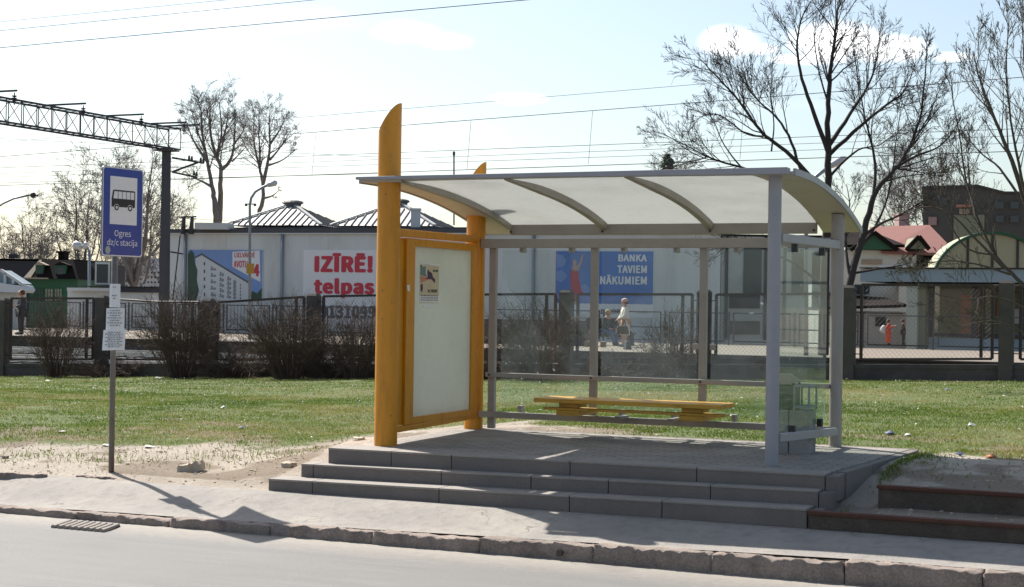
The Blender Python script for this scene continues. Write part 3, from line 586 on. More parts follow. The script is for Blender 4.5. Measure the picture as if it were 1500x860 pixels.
# ------------------------------------------------------------------ bus shelter
sh = thing('bus_shelter', (-5.1, 14, .6), 'yellow and grey bus shelter with curved milky roof and glass walls on a stepped platform', 'bus shelter')
RP = [(12.76, 3.045), (13.2, 3.05), (13.7, 3.037), (14.2, 2.992), (14.7, 2.927), (15.15, 2.842), (15.5, 2.757), (15.72, 2.692)]
def rz(v): return float(np.interp(v, *zip(*RP)))
_vv = np.linspace(12.76, 15.72, 25); _zz = np.interp(_vv, *zip(*RP)); _zz = np.convolve(np.pad(_zz, 2, mode='reflect', reflect_type='odd'), np.ones(5) / 5, 'valid')
def rzs(v): return float(np.interp(v, _vv, _zz))
def arc_strip(u0, u1, v0, v1, d0, d1, n=22, taper=0):
    mb = MB(); V_ = np.linspace(v0, v1, n); vs_ = []
    for v in V_:
        z = rzs(v); e0 = d0 + taper * max(0, 1 - (v - v0) / .9) ** 1.5; vs_ += [(u0, v, z + e0), (u1, v, z + e0), (u1, v, z + d1), (u0, v, z + d1)]
    fs_ = [(3, 2, 1, 0)]
    for i in range(n - 1):
        a_ = 4 * i
        fs_ += [(a_ + k2, a_ + (k2 + 1) % 4, a_ + 4 + (k2 + 1) % 4, a_ + 4 + k2) for k2 in range(4)]
    a_ = 4 * (n - 1); fs_.append((a_, a_ + 1, a_ + 2, a_ + 3)); mb.add(vs_, fs_); return mb
# yellow posts, tops cut on a curve
def cut_post(x, y, r, z0, ztop, drop, name):
    n = 32; mb = MB(); lo = []; hi = []
    for k_ in range(n):
        th = 2 * pi * k_ / n; cx, cy = cos(th), sin(th); lo.append((x + r * cx, y + r * cy, z0))
        w_ = (1 - (cx * cos(YAW) + cy * sin(YAW))) / 2; hi.append((x + r * cx, y + r * cy, ztop - drop * w_ ** 1.6 - .0))
    b0 = 0; mb.v = lo + hi; mb.f = [(k_, (k_ + 1) % n, n + (k_ + 1) % n, n + k_) for k_ in range(n)] + [tuple(range(n, 2 * n)), tuple(reversed(range(n)))]
    o = mb.build(name, 'yellow', sh, True); md = o.modifiers.new('es', 'EDGE_SPLIT'); md.split_angle = rad(35); return o
cut_post(-6.945, 13.0, .108, .58, 3.79, .27, 'post'); cut_post(-7.04, 15.14, .10, .58, 3.43, .24, 'post')
p_ = MB(); p_.tube([(-3.285, 13.02, .585), (-3.285, 13.02, 3.05)], .056, 28); p_.build('post', 'grey', sh, True).modifiers.new('e', 'EDGE_SPLIT')
p_ = MB(); p_.tube([(-3.2, 15.14, .5), (-3.2, 15.14, rzs(15.14))], .062, 28); p_.build('post', 'taupe', sh, True).modifiers.new('e', 'EDGE_SPLIT')
f_ = MB(); f_.hexa([(-7.19, 12.79, 3.066), (-3.12, 12.75, 3.035), (-3.12, 12.875, 3.035), (-7.19, 12.875, 3.066), (-7.19, 12.79, 3.093), (-3.12, 12.75, 3.093), (-3.12, 12.875, 3.093), (-7.19, 12.875, 3.093)]); f_.build('front_beam', 'grey', sh, bevel=.006)
f_ = MB(); f_.box(-6.76, -3.47, 15.40, 15.47, 2.668, 2.776); f_.build('back_beam', 'taupe', sh, bevel=.005)
for (u0, u1) in ((-7.18, -6.76), (-3.47, -3.10)):
    arc_strip(u0, u1, 12.88, 15.72, 0, .022).build('roof_end_band', 'cream', sh, True).modifiers.new('e', 'EDGE_SPLIT')
    ue = u0 if u0 < -5 else u1; s_ = -1 if u0 < -5 else 1
    arc_strip(min(ue, ue + s_ * .022), max(ue, ue + s_ * .022), 12.88, 15.73, -.012, .045).build('roof_edge_trim', 'grey', sh, True).modifiers.new('e', 'EDGE_SPLIT')
arc_strip(-6.795, -6.745, 12.88, 15.4, -.055, -.002, taper=.05).build('roof_rib', 'taupe', sh, True).modifiers.new('e', 'EDGE_SPLIT')
for u in (-5.69, -4.55): arc_strip(u - .032, u + .032, 12.88, 15.398, -.06, .006, taper=.055).build('roof_rib', 'taupe', sh, True).modifiers.new('e', 'EDGE_SPLIT')
for u0, u1 in ((-6.757, -5.692), (-5.688, -4.552), (-4.548, -3.472)):
    arc_strip(u0, u1, 12.90, 15.47, .008, .018).build('roof_panel', 'polycarb', sh, True).modifiers.new('e', 'EDGE_SPLIT')
    f_ = MB(); f_.box(u0, u1, 12.88, 12.94, 3.062, 3.078); f_.build('roof_clip_strip', 'taupe', sh)
# back wall
for u, z0 in ((-6.83, .62), (-5.69, .80), (-4.53, .80)):
    f_ = MB(); f_.box(u - .038, u + .038, 15.11, 15.17, z0, 2.53); f_.build('mullion', 'taupe', sh, bevel=.006)
for z0, z1, u0 in ((2.515, 2.612, -6.95), (1.16, 1.208, -6.88), (.735, .80, -6.95)):
    f_ = MB(); f_.box(u0, -3.25, 15.065, 15.107, z0, z1); f_.build('rail', 'taupe', sh, bevel=.006)
bo = MB()
for u in (-6.83, -5.69, -4.53):
    for z in (1.184,): bo.tube([(u, 15.066, z), (u, 15.058, z)], .012, 8)
for u in (-6.75, -5.71, -4.55, -3.49): bo.tube([(u, 15.398, 2.70), (u, 15.39, 2.70)], .012, 8)
bo.build('bolts', 'dark_metal', sh)
for u0, u1 in ((-6.745, -5.755), (-5.625, -4.60), (-4.46, -3.31)):
    f_ = MB(); f_.box(u0, u1, 15.178, 15.186, .86, 2.50); f_.build('glass_pane', 'glass', sh)
for u in (-6.5, -5.95, -5.38, -4.82, -4.2, -3.6):
    f_ = MB(); f_.box(u - .022, u + .022, 15.108, 15.20, 2.47, 2.53); f_.build('glass_clamp', 'taupe', sh, bevel=.004)
    f_ = MB(); f_.box(u - .022, u + .022, 15.108, 15.20, .80, .87); f_.build('glass_clamp', 'taupe', sh, bevel=.004)
for u in (-5.78, -5.6, -4.62, -4.44):
    f_ = MB(); f_.box(u - .025, u + .025, 15.15, 15.20, 1.50, 1.56); f_.build('glass_clamp', 'taupe', sh, bevel=.004)
# right side wall
f_ = MB(); f_.hexa([(-3.262, 13.07, 2.49), (-3.222, 13.07, 2.49), (-3.162, 15.09, 2.50), (-3.202, 15.09, 2.50), (-3.262, 13.07, 2.562), (-3.222, 13.07, 2.562), (-3.162, 15.09, 2.585), (-3.202, 15.09, 2.585)]); f_.build('side_rail', 'grey', sh, bevel=.006)
f_ = MB(); f_.hexa([(-3.262, 13.07, .80), (-3.222, 13.07, .80), (-3.162, 15.09, .715), (-3.202, 15.09, .715), (-3.262, 13.07, .875), (-3.222, 13.07, .875), (-3.162, 15.09, .79), (-3.202, 15.09, .79)]); f_.build('side_rail', 'grey', sh, bevel=.006)
f_ = MB(); f_.hexa([(-3.270, 13.15, .88), (-3.263, 13.15, .88), (-3.218, 14.78, .86), (-3.225, 14.78, .86), (-3.270, 13.15, 2.46), (-3.263, 13.15, 2.46), (-3.218, 14.78, 2.46), (-3.225, 14.78, 2.46)]); f_.build('glass_pane', 'side_glass', sh)
for v in (13.55, 14.5):
    u = -3.257 + (v - 13.07) * .03; f_ = MB(); f_.box(u - .02, u + .03, v - .03, v + .03, 2.42, 2.49); f_.build('glass_clamp', 'dark_metal', sh, bevel=.004)
    f_ = MB(); f_.box(u - .02, u + .03, v - .03, v + .03, .84, .91); f_.build('glass_clamp', 'dark_metal', sh, bevel=.004)
# light-box display between the yellow posts
for z0, z1 in ((2.556, 2.628), (.70, .752)):
    f_ = MB(); f_.hexa([(-6.985, 13.09, z0), (-6.925, 13.09, z0), (-6.98, 15.06, z0 + .015), (-7.04, 15.06, z0 + .015), (-6.985, 13.09, z1), (-6.925, 13.09, z1), (-6.98, 15.06, z1 + .015), (-7.04, 15.06, z1 + .015)]); f_.build('cross_beam', 'yellow', sh, bevel=.006)
d_ = MB(); V0, V1, A0, A1 = 13.40, 15.0, 13.575, 14.885
for v0, v1, z0, z1 in ((V0, A0, .758, 2.55), (A1, V1, .758, 2.55), (A0, A1, .758, .825), (A0, A1, 2.478, 2.55)): d_.box(-7.06, -6.955, v0, v1, z0, z1)
dc = d_.build('display_case', 'yellow', sh, bevel=.004)
f_ = MB(); f_.box(-7.045, -6.975, A0 - .01, A1 + .01, .815, 2.49); f_.build('display_glass', 'opal', dc)
f_ = MB(); f_.box(-7.045, -6.985, 13.128, V0 - .004, .758, 2.55); f_.build('case_hinge_strip', 'yellow', dc, bevel=.004)

# poster and torn paper on the display glass
EX = -6.9745
def onu(px, py, u=EX): d = ray(px, py); return Vector((0, 0, ZC)) + d * (u / d.x)
q = [onu(615, 385), onu(643, 384), onu(643, 441), onu(615, 444)]; pv0, pv1, pz0, pz1 = q[0].y, q[1].y, q[3].z, q[0].z
ps = thing('poster', (EX, (pv0 + pv1) / 2, pz0), 'small tan dance-night poster stuck on the milky display glass', 'poster')
f_ = MB(); f_.box(EX + .0005, EX + .0025, pv0, pv1, pz0, pz1); f_.build('sheet', 'tan_poster', ps)
pw, ph = pv1 - pv0, pz1 - pz0
def pq(mb, pts): return mb.prism([(EX + .003, pv0 + a_ * pw, pz0 + b_ * ph) for a_, b_ in pts], (.001, 0, 0))
def ptx(body, a0, b0, a1, b1, bold=.03, mtl='ink'): text(body, mtl, ps, (EX + .003, pv0 + a0 * pw, pz0 + b0 * ph), (0, 1, 0), (0, 0, 1), (a1 - a0) * pw, (b1 - b0) * ph, .001, bold)
pq(MB(), [(.0, .95), (1, .95), (1, 1), (0, 1)]).build('pale_band', 'white', ps)
pq(MB(), [(0, .02), (1, .02), (1, .2), (0, .2)]).build('pale_band', 'white', ps)
pq(MB(), [(.02, .9), (.3, .92), (.28, .74), (.42, .66), (.02, .7)]).build('printed_shape', 'teal', ps)
pq(MB(), [(.02, .68), (.4, .65), (.5, .6), (.02, .5)]).build('printed_shape', 'pink', ps)
pq(MB(), [(.40, .86), (.48, .80), (.62, .76), (.68, .66), (.8, .6), (.78, .5), (.7, .55), (.6, .6), (.3, .62), (.26, .6), (.42, .66), (.38, .74)]).build('printed_dancer', 'purple', ps)
pq(MB(), [(.04, .46), (.14, .48), (.16, .36), (.12, .28), (.04, .3)]).build('printed_shape', 'purple', ps)
ptx('7', .0, .88, .1, 1.0, .06); ptx('maijs', .14, .945, .5, .995); ptx('19:00', .66, .79, .94, .85); ptx('DJ SKIDV', .42, .27, .92, .35)
sm_ = MB()
for i, z_ in enumerate((.175, .12, .065)):
    a_ = .05
    while a_ < .93:
        l_ = random.uniform(.04, .13); pq(sm_, [(a_, z_), (min(.95, a_ + l_), z_), (min(.95, a_ + l_), z_ + .024), (a_, z_ + .024)]); a_ += l_ + .025
sm_.build('small_print', 'ink', ps)
q2 = [onu(620, 446), onu(634, 446), onu(634, 453), onu(620, 454)]
pp = MB(); pp.prism([(EX + .001, p.y, p.z) for p in (onu(620, 447), onu(634, 446), onu(632, 452), onu(626, 453), onu(621, 451))], (.0015, 0, 0)); tag(pp.build('paper_scrap', 'white'), 'torn white paper scrap below the tan poster', 'paper')
pp = MB(); pp.prism([(-6.9535, p.y, p.z) for p in (onu(596, 418, -6.954), onu(600, 417, -6.954), onu(600, 427, -6.954), onu(597, 426, -6.954))], (.001, 0, 0)); tag(pp.build('sticker', 'white'), 'torn pale sticker on the yellow display frame', 'sticker')

# bench
bn = thing('bench', (-5.1, 14.62, .9), 'yellow plank bench fixed to the back of the shelter', 'bench')
for i, (v0, v1) in enumerate(((14.42, 14.565), (14.57, 14.715), (14.72, 14.865))):
    f_ = MB(); f_.box(-6.05, -4.13 + .004 * i, v0, v1, .962, 1.003); f_.build('seat_plank', 'yellow_wood', bn, bevel=.004)
f_ = MB(); f_.box(-5.98, -4.12, 14.50, 14.60, .885, .910); f_.build('lower_plank', 'yellow_wood', bn, bevel=.004)
for u in (-5.72, -4.45):
    f_ = MB(); f_.box(u - .1, u + .1, 14.52, 14.78, .912, .960); f_.box(u - .12, u + .12, 14.50, 15.062, .835, .883); f_.build('bracket', 'yellow_wood', bn, bevel=.004)
for u in (-5.3, -4.75):
    f_ = MB(); f_.box(u - .03, u + .03, 14.80, 15.06, .80, .825); f_.build('rail_lug', 'taupe', bn)

# litter bin
lb = thing('litter_bin', (-3.48, 14.34, .6), 'concrete litter bin with metal hood and empty wire frame inside the shelter', 'litter bin')
f_ = MB(); f_.box(-3.61, -3.43, 14.19, 14.48, .59, 1.0); f_.box(-3.423, -3.24, 14.19, 14.48, .59, 1.0); f_.build('pedestal', 'conc', lb, bevel=.01)
f_ = MB(); f_.box(-3.60, -3.385, 14.22, 14.46, 1.0, 1.22); f_.build('container', 'bin_green', lb, bevel=.006)
f_ = MB(); f_.hexa([(-3.66, 14.17, 1.25), (-3.365, 14.17, 1.25), (-3.365, 14.50, 1.25), (-3.66, 14.50, 1.25), (-3.58, 14.27, 1.325), (-3.45, 14.27, 1.325), (-3.45, 14.40, 1.325), (-3.58, 14.40, 1.325)]); f_.build('hood', 'bin_hood', lb, bevel=.004)
f_ = MB()
for x_, y_ in ((-3.59, 14.23), (-3.395, 14.23), (-3.59, 14.45), (-3.395, 14.45)): f_.box(x_ - .01, x_ + .01, y_ - .01, y_ + .01, 1.22, 1.26)
f_.build('hood_support', 'dark_metal', lb)
f_ = MB(); P4 = [(-3.375, 14.18), (-3.24, 14.18), (-3.24, 14.48), (-3.375, 14.48)]
for i in range(4):
    a_, b_ = P4[i], P4[(i + 1) % 4]; f_.beam((*a_, 1.22), (*b_, 1.22), .018, .018); f_.beam((*a_, 1.03), (*b_, 1.03), .014, .014)
    f_.box(a_[0] - .008, a_[0] + .008, a_[1] - .008, a_[1] + .008, 1.0, 1.22)
f_.build('wire_frame', 'lamp_steel', lb)

# ------------------------------------------------------------------ bus stop sign with notices
gb_ = float(ground_z(-9.62, 12.4)); B = atz(163, 690, gb_); T = Vector((B.x, B.y, 3.16))
sg = thing('bus_stop_sign', B, 'tall blue bus stop sign on a thin brown pole in the sand', 'bus stop sign')
f_ = MB(); f_.tube([(B.x, B.y, B.z - .2), T], .027, 16); f_.build('pole', 'pole', sg, True)
wd = Vector((.0725, .533, 0)).normalized(); nd = Vector((wd.y, -wd.x, 0)); nd = -nd if nd.dot(Vector((-B.x, -B.y, 0))) < 0 else nd   # plate faces the camera side
C0 = Vector((B.x, B.y, 0)) + nd * .045; zT, zB = atv(150, 248, B.y).z, atv(148, 376, B.y).z; zT = zB + .86
PWd = .538
pl = lambda a_, b_, off=0: C0 + wd * (a_ * PWd - PWd * .40) + nd * off + Vector((0, 0, zB + b_ * (zT - zB)))
def rrect(a0, b0, a1, b1, ra, off, th, n=5):
    rb = ra * PWd / (zT - zB); pts = []
    for cx, cy, t0 in ((a1 - ra, b0 + rb, -pi / 2), (a1 - ra, b1 - rb, 0), (a0 + ra, b1 - rb, pi / 2), (a0 + ra, b0 + rb, pi)):
        for i in range(n + 1):
            th_ = t0 + pi / 2 * i / n; pts.append(pl(cx + ra * cos(th_), cy + rb * sin(th_), off))
    return MB().prism(pts, nd * th)
plate = rrect(0, 0, 1, 1, .06, -.012, .012).build('sign_plate', 'lamp_steel', sg, fix=True)
rrect(.010, .006, .990, .994, .055, .0005, .0015).build('border', 'white', plate, fix=True)
rrect(.026, .017, .974, .983, .05, .0022, .0015).build('blue_field', 'blue_sign', plate, fix=True)
rrect(.18, .36, .84, .895, .01, .004, .0012).build('white_field', 'white', plate, fix=True)
# bus pictogram
def sp_poly(pts, off, mtl, name='pictogram'): return MB().prism([pl(a_, b_, off) for a_, b_ in pts], nd * .001).build(name, mtl, plate, fix=True)
sp_poly([(.215, .555), (.785, .555), (.79, .60), (.79, .735), (.77, .745), (.27, .745), (.245, .735), (.215, .64)], .0054, 'black', 'bus_body')
for i in range(5):
    a0 = .275 + i * .101; sp_poly([(a0 - (.02 if i == 0 else 0), .648), (a0 + .086, .648), (a0 + .086, .728), (a0 + (.005 if i == 0 else 0), .728)], .0066, 'white', 'bus_window')
for ca in (.335, .665):
    for rr, mt, of in ((.062, 'white', .0066), (.053, 'black', .0078), (.026, 'white', .009)):
        sp_poly([(ca + rr * cos(2 * pi * i / 20), .548 + rr * PWd / (zT - zB) * sin(2 * pi * i / 20)) for i in range(20)], of, mt, 'bus_wheel')
def sign_text(body, a0, b0, a1, b1): text(body, 'white', plate, pl(a0, b0, .004), wd, (0, 0, 1), (a1 - a0) * PWd, (b1 - b0) * (zT - zB), .0015, .0)
sign_text('Ogres', .30, .205, .70, .295); sign_text('dz/c stacija', .13, .105, .86, .195)
st_ = sp_poly([(.145 + .06 * cos(2 * pi * i / 18), .07 + .045 * sin(2 * pi * i / 18)) for i in range(18)], .004, 'pale_green', 'round_sticker')
ba = MB()
for z_ in (zB + .15, zT - .12): ba.beam(Vector((B.x, B.y, z_)) - wd * .05, Vector((B.x, B.y, z_)) + wd * .05, .07, .03)
ba.build('clamp', 'lamp_steel', sg)
# notices tied to the pole, facing the camera side
hd = Vector((cos(YAW), sin(YAW), 0)); hn = Vector((sin(YAW), -cos(YAW), 0))
for k_, (px0, py0, px1, py1, skew, lines, lab, mt) in enumerate(((161, 416, 177, 450, .0, 3, 'narrow white notice highest on the bus sign pole', 'white'), (156, 452, 183, 483, .03, 7, 'greyish timetable sheet in the middle on the bus sign pole', 'white'), (152, 484, 185, 513, .08, 9, 'bright white creased timetable lowest on the bus sign pole', 'white'))):
    a_ = atv(px0, py1, B.y) ; b_ = atv(px1, py0, B.y); Z0, Z1 = a_.z, b_.z; cxp = atv((px0 + px1) / 2, (py0 + py1) / 2, B.y); wdt = (px1 - px0) / FPX * (cxp - Vector((0, 0, ZC))).dot(Fv)
    off = hn * (.032 + .004 * k_); base = Vector((B.x, B.y, 0)) + off + hd * ((cxp.x - B.x) / cos(YAW))
    nt_ = thing('notice', (base.x, base.y, Z0), lab, 'notice', 'notices on the bus sign pole')
    f_ = MB(); n_ = 8; vs_ = []
    for i in range(n_ + 1):
        s_ = -wdt / 2 + wdt * i / n_; bul = hn * (.012 * math.sin(pi * i / n_) * (1 if k_ < 2 else 1.6) + .003 * ((i * 7) % 3))
        for z_, kk in ((Z0, 1), (Z1, 0)):
            p = base + hd * (s_ - skew * wdt * kk * .6) + bul; vs_.append((p.x, p.y, z_ + skew * .12 * i / n_))
    f_.add(vs_, [(2 * i, 2 * i + 2, 2 * i + 3, 2 * i + 1) for i in range(n_)]); o = f_.build('sheet', mt, nt_); sd = o.modifiers.new('s', 'SOLIDIFY'); sd.thickness = .002
    hgt = Z1 - Z0
    rows = [(.86, .3), (.5, .45), (.38, .2)] if k_ == 0 else [(.9 - i * (.8 / lines), .55 + .25 * ((i * 3) % 2)) for i in range(lines)]
    sm_ = MB()
    for i, (zr, wr) in enumerate(rows):
        x_ = -wdt * wr / 2
        while x_ < wdt * wr / 2:
            l_ = random.uniform(.008, .03); p = base + hn * .024
            q0 = p + hd * x_; q1 = p + hd * min(x_ + l_, wdt * wr / 2); z_ = Z0 + zr * hgt; e_ = hgt * .022
            sm_.prism([(q0.x, q0.y, z_ - e_), (q1.x, q1.y, z_ - e_), (q1.x, q1.y, z_ + e_), (q0.x, q0.y, z_ + e_)], hn * .001); x_ += l_ + .008
    sm_.build('small_print', 'print_grey', nt_, fix=True)

# ------------------------------------------------------------------ fence along the railway
FV = 30.4; PU = [-35.9, -32.9, -29.9, -26.9, -23.905, -20.89, -18.1, -14.99, -12.04, -9.08, -6.2, -3.275, -.3, 2.65, 5.6]
PT = [1.75, 1.78, 1.83, 1.87, 1.97, 1.93, 2.08, 2.1, 2.215, 2.25, 2.364, 2.48, 2.5, 2.52, 2.55]
FT = [1.74, 1.76, 1.82, 1.87, 1.90, 1.86, 2.02, 2.09, 2.13, 2.155, 2.20, 2.385, 2.40, 2.42, 2.45]    # frame tops at each post
fe = thing('railway_fence', (-12, FV, .3), 'dark chain link fence with concrete posts along the railway behind the grass', 'fence')
for u, z in zip(PU, PT):
    g0 = float(fence_z(u)) - .3; f_ = MB(); f_.box(u - .13, u + .13, FV - .11, FV + .11, g0, z - .05)
    f_.hexa([(u - .13, FV - .11, z - .05), (u + .13, FV - .11, z - .05), (u + .13, FV + .11, z - .05), (u - .13, FV + .11, z - .05), (u - .09, FV - .07, z), (u + .09, FV - .07, z), (u + .09, FV + .07, z), (u - .09, FV + .07, z)]); f_.build('post', 'conc_post', fe)
for i in range(len(PU) - 1):
    u0, u1 = PU[i] + .13, PU[i + 1] - .13; zg0, zg1 = float(fence_z(u0)), float(fence_z(u1))
    f_ = MB(); h_ = .30; f_.hexa([(u0, FV - .06, zg0 - .3), (u1, FV - .06, zg1 - .3), (u1, FV + .06, zg1 - .3), (u0, FV + .06, zg0 - .3), (u0, FV - .06, zg0 + h_), (u1, FV - .06, zg1 + h_), (u1, FV + .06, zg1 + h_), (u0, FV + .06, zg0 + h_)])
    f_.hexa([(u0, FV - .075, zg0 + .22), (u1, FV - .075, zg1 + .22), (u1, FV - .061, zg1 + .22), (u0, FV - .061, zg0 + .22), (u0, FV - .075, zg0 + h_), (u1, FV - .075, zg1 + h_), (u1, FV - .061, zg1 + h_), (u0, FV - .061, zg0 + h_)]); f_.build('plinth', 'conc_dark', fe)
    zt0, zt1 = FT[i], FT[i + 1]; zb0, zb1 = zg0 + h_ + .10, zg1 + h_ + .10
    if i in (4, 5): zt0, zt1 = (1.90, 1.85) if i == 4 else (1.85, 2.0)
    if i == 10: zt0, zt1 = 2.378, 2.39
    if i == 9: zt1 = 2.20
    e0, e1 = u0 + .12, u1 - .12; fr = MB(); T0, T1, B0, B1 = Vector((e0, FV, zt0)), Vector((e1, FV, zt1)), Vector((e0, FV, zb0)), Vector((e1, FV, zb1))
    if i == 4:  # sagging top rail
        fr.tube([T0, T0.lerp(T1, .5) - Vector((0, 0, .03)), T1], .025, 6)
    else: fr.beam(T0, T1, .05, .05)
    fr.beam(B0, B1, .045, .045)
    for a_, b_ in ((B0, T0), (B1, T1)): fr.beam(a_, b_, .055, .055, (0, 1, 0))
    i1 = Vector((e1 - .2, FV, 0)); fr.beam((e1 - .2, FV, zb1 + .02), (e1 - .2, FV, zt1 - .02), .055, .055, (0, 1, 0))
    for z_ in (zt0 - .12, zb0 + .1): fr.beam((u0 - .005, FV, z_), (e0, FV, z_), .02, .02)
    for z_ in (zt1 - .12, zb1 + .1): fr.beam((e1, FV, z_), (u1 + .005, FV, z_), .02, .02)
    frame = fr.build('panel_frame', 'fence_paint', fe)
    wm_ = MB(); sp = .085; Wd = e1 - e0
    for sgn in (1, -1):
        x = -2.0
        while x < Wd + 2.0:
            # strand z = zb + sgn*(s - x)
            pts = []
            for s_ in (max(0, x if sgn > 0 else x - 1.35), min(Wd, x + 1.35 if sgn > 0 else x)):
                pts.append(s_)
            if pts[1] - pts[0] > .03:
                P2 = []
                for s_ in pts:
                    f = s_ / Wd; zb = zb0 + (zb1 - zb0) * f; zt = zt0 + (zt1 - zt0) * f; r_ = (s_ - x) / 1.35 if sgn > 0 else (x - s_) / 1.35
                    P2.append(Vector((e0 + s_, FV + .004 * sgn, zb + (zt - zb) * min(1, max(0, r_)))))
                wm_.tube(P2, .0022, 3, False)
            x += sp
    tag(wm_.build('chain_link', 'wire', frame))

# ------------------------------------------------------------------ branching plants
class Tubes:
    """many tapered tubes, batched by (points, sides) and turned into one mesh"""
    def __init__(s): s.G = {}
    def add(s, pts, radii, k): s.G.setdefault((len(pts), k), []).append((pts, radii))
    def build(s, name, material, parent=None, smooth=True):
        V = []; F = []; base = 0
        for (n, k), L_ in s.G.items():
            pts = np.array([p for p, _ in L_], float); r = np.array([q for _, q in L_], float); d = np.empty_like(pts)
            d[:, 1:-1] = pts[:, 2:] - pts[:, :-2]; d[:, 0] = pts[:, 1] - pts[:, 0]; d[:, -1] = pts[:, -1] - pts[:, -2]; d /= np.linalg.norm(d, axis=2, keepdims=True) + 1e-9
            ref = np.where(np.abs(d[:, :1, 2:]) < .8, np.array([.31, .17, .93]), np.array([.93, .31, .1])); a_ = np.cross(d, ref); a_ /= np.linalg.norm(a_, axis=2, keepdims=True) + 1e-9; b_ = np.cross(d, a_)
            th = np.arange(k) * 2 * pi / k; v = pts[:, :, None] + r[:, :, None, None] * (a_[:, :, None] * np.cos(th)[:, None] + b_[:, :, None] * np.sin(th)[:, None])
            i = np.arange(len(L_) * n * k).reshape(len(L_), n, k) + base; j = np.roll(i, -1, axis=2); base += i.size
            V.append(v.reshape(-1, 3)); F.append(np.stack([i[:, :-1], j[:, :-1], j[:, 1:], i[:, 1:]], -1).reshape(-1, 4))
        v = np.concatenate(V).astype(np.float32); f = np.concatenate(F).astype(np.int32); me = bpy.data.meshes.new(name)
        me.vertices.add(len(v)); me.vertices.foreach_set('co', v.ravel()); me.loops.add(f.size); me.polygons.add(len(f))
        me.loops.foreach_set('vertex_index', f.ravel()); me.polygons.foreach_set('loop_start', np.arange(0, f.size, 4, dtype=np.int32)); me.update(calc_edges=True)
        return link_mesh(name, me, material, parent, smooth)
_gs = random.gauss
def unit(v):
    l = sqrt(v[0] * v[0] + v[1] * v[1] + v[2] * v[2]) + 1e-9; return (v[0] / l, v[1] / l, v[2] / l)
def wander(p, d, length, steps, jit, up, r0, r1):
    p = (float(p[0]), float(p[1]), float(p[2])); pts = [p]; st = length / steps; rad_ = [r0]
    for i in range(steps):
        d = unit((d[0] + _gs(0, jit), d[1] + _gs(0, jit), d[2] + _gs(0, jit) + up)); p = (p[0] + d[0] * st, p[1] + d[1] * st, p[2] + d[2] * st); pts.append(p); rad_.append(r0 + (r1 - r0) * (i + 1) / steps)
    return pts, rad_, d
def sprout(T, tips, pts, rad_, depth, dens, lratio, spread, jit, up, rmin, length=None, maxd=3):
    """side branches along a polyline"""
    ns = len(pts) - 1; seg = [math.dist(pts[i], pts[i + 1]) for i in range(ns)]; tot = sum(seg); L0 = tot if length is None else length
    for i in range(max(2, int(dens[min(depth, len(dens) - 1)]))):
        f = random.uniform(.18, 1.0) ** .8; x_ = f * ns; k = min(ns - 1, int(x_)); q = random.random(); a_, b_ = pts[k], pts[k + 1]; p = (a_[0] * (1 - q) + b_[0] * q, a_[1] * (1 - q) + b_[1] * q, a_[2] * (1 - q) + b_[2] * q)
        d = unit((b_[0] - a_[0], b_[1] - a_[1], b_[2] - a_[2])); e = (_gs(0, 1), _gs(0, 1), _gs(0, 1)); s_ = unit((d[1] * e[2] - d[2] * e[1], d[2] * e[0] - d[0] * e[2], d[0] * e[1] - d[1] * e[0])); an = random.uniform(*spread); c_, n_ = cos(an), sin(an)
        dd = (d[0] * c_ + s_[0] * n_, d[1] * c_ + s_[1] * n_, d[2] * c_ + s_[2] * n_); l = L0 * lratio * random.uniform(.55, 1.15) * (1.15 - .6 * f); r = max(rmin, float(rad_[k]) * random.uniform(.32, .5)); st = 5 if depth < 1 else (4 if depth < 2 else 3)
        P_, R_, dl = wander(p, dd, l, st, jit, up, r, max(rmin * .7, r * .3)); (T if depth == 0 else tips).add(P_, R_, 5 if depth < 1 else 3)
        if depth + 1 < maxd: sprout(T, tips, P_, R_, depth + 1, dens, lratio, spread, jit, up, rmin, l, maxd)
        elif LEAF is not None: LEAF.append(P_[-1])
LEAF = None
def bare_tree(name, limbs, base, label, cat, dens, lratio=.5, spread=(.35, 1.0), jit=.16, up=.06, rmin=.006, mt='bark', twig='bark', group=None, maxd=3, cap=3.0):
    """limbs: list of (points, r0, r1); the first is the trunk"""
    root = thing(name, base, label, cat, group); T = Tubes(); tw = Tubes()
    for j, (pts, r0, r1) in enumerate(limbs):
        pts = np.array([tuple(p) for p in pts], float); n = len(pts); f = np.linspace(0, 1, n)
        ff = np.linspace(0, 1, (n - 1) * 4 + 1); P_ = np.stack([np.interp(ff, f, pts[:, k]) for k in range(3)], 1)
        if len(P_) > 6:
            ker = np.array([.25, .5, .25])
            for _ in range(4): P_[1:-1] = .25 * P_[:-2] + .5 * P_[1:-1] + .25 * P_[2:]
        L_ = np.linalg.norm(P_[-1] - P_[0]); P_[1:-1] += rng.normal(0, .003 * L_ / 2, (len(P_) - 2, 3)); R_ = r0 + (r1 - r0) * ff ** .8
        T.add(P_, R_, 9 if r0 > .06 else 6)
        d0 = [max(2, int(dens[0] * (L_ / cap if j else .6 * L_ / cap)))] + list(dens[1:])
        lo = int(len(P_) * (.45 if j == 0 else .15)); sprout(T, tw, P_[lo:], R_[lo:], 0, d0, lratio, spread, jit, up, rmin, max(1.2, min(L_, cap)) if j == 0 else min(L_, cap), maxd)
    T.build('trunk', mt, root); c_ = tw.build('crown', twig, root); return root, c_
def px(Z, *pts, dz=0.):
    n = len(pts); return [at(x, y, Z + dz * i / max(1, n - 1) + random.uniform(-.12, .12)) for i, (x, y) in enumerate(pts)]
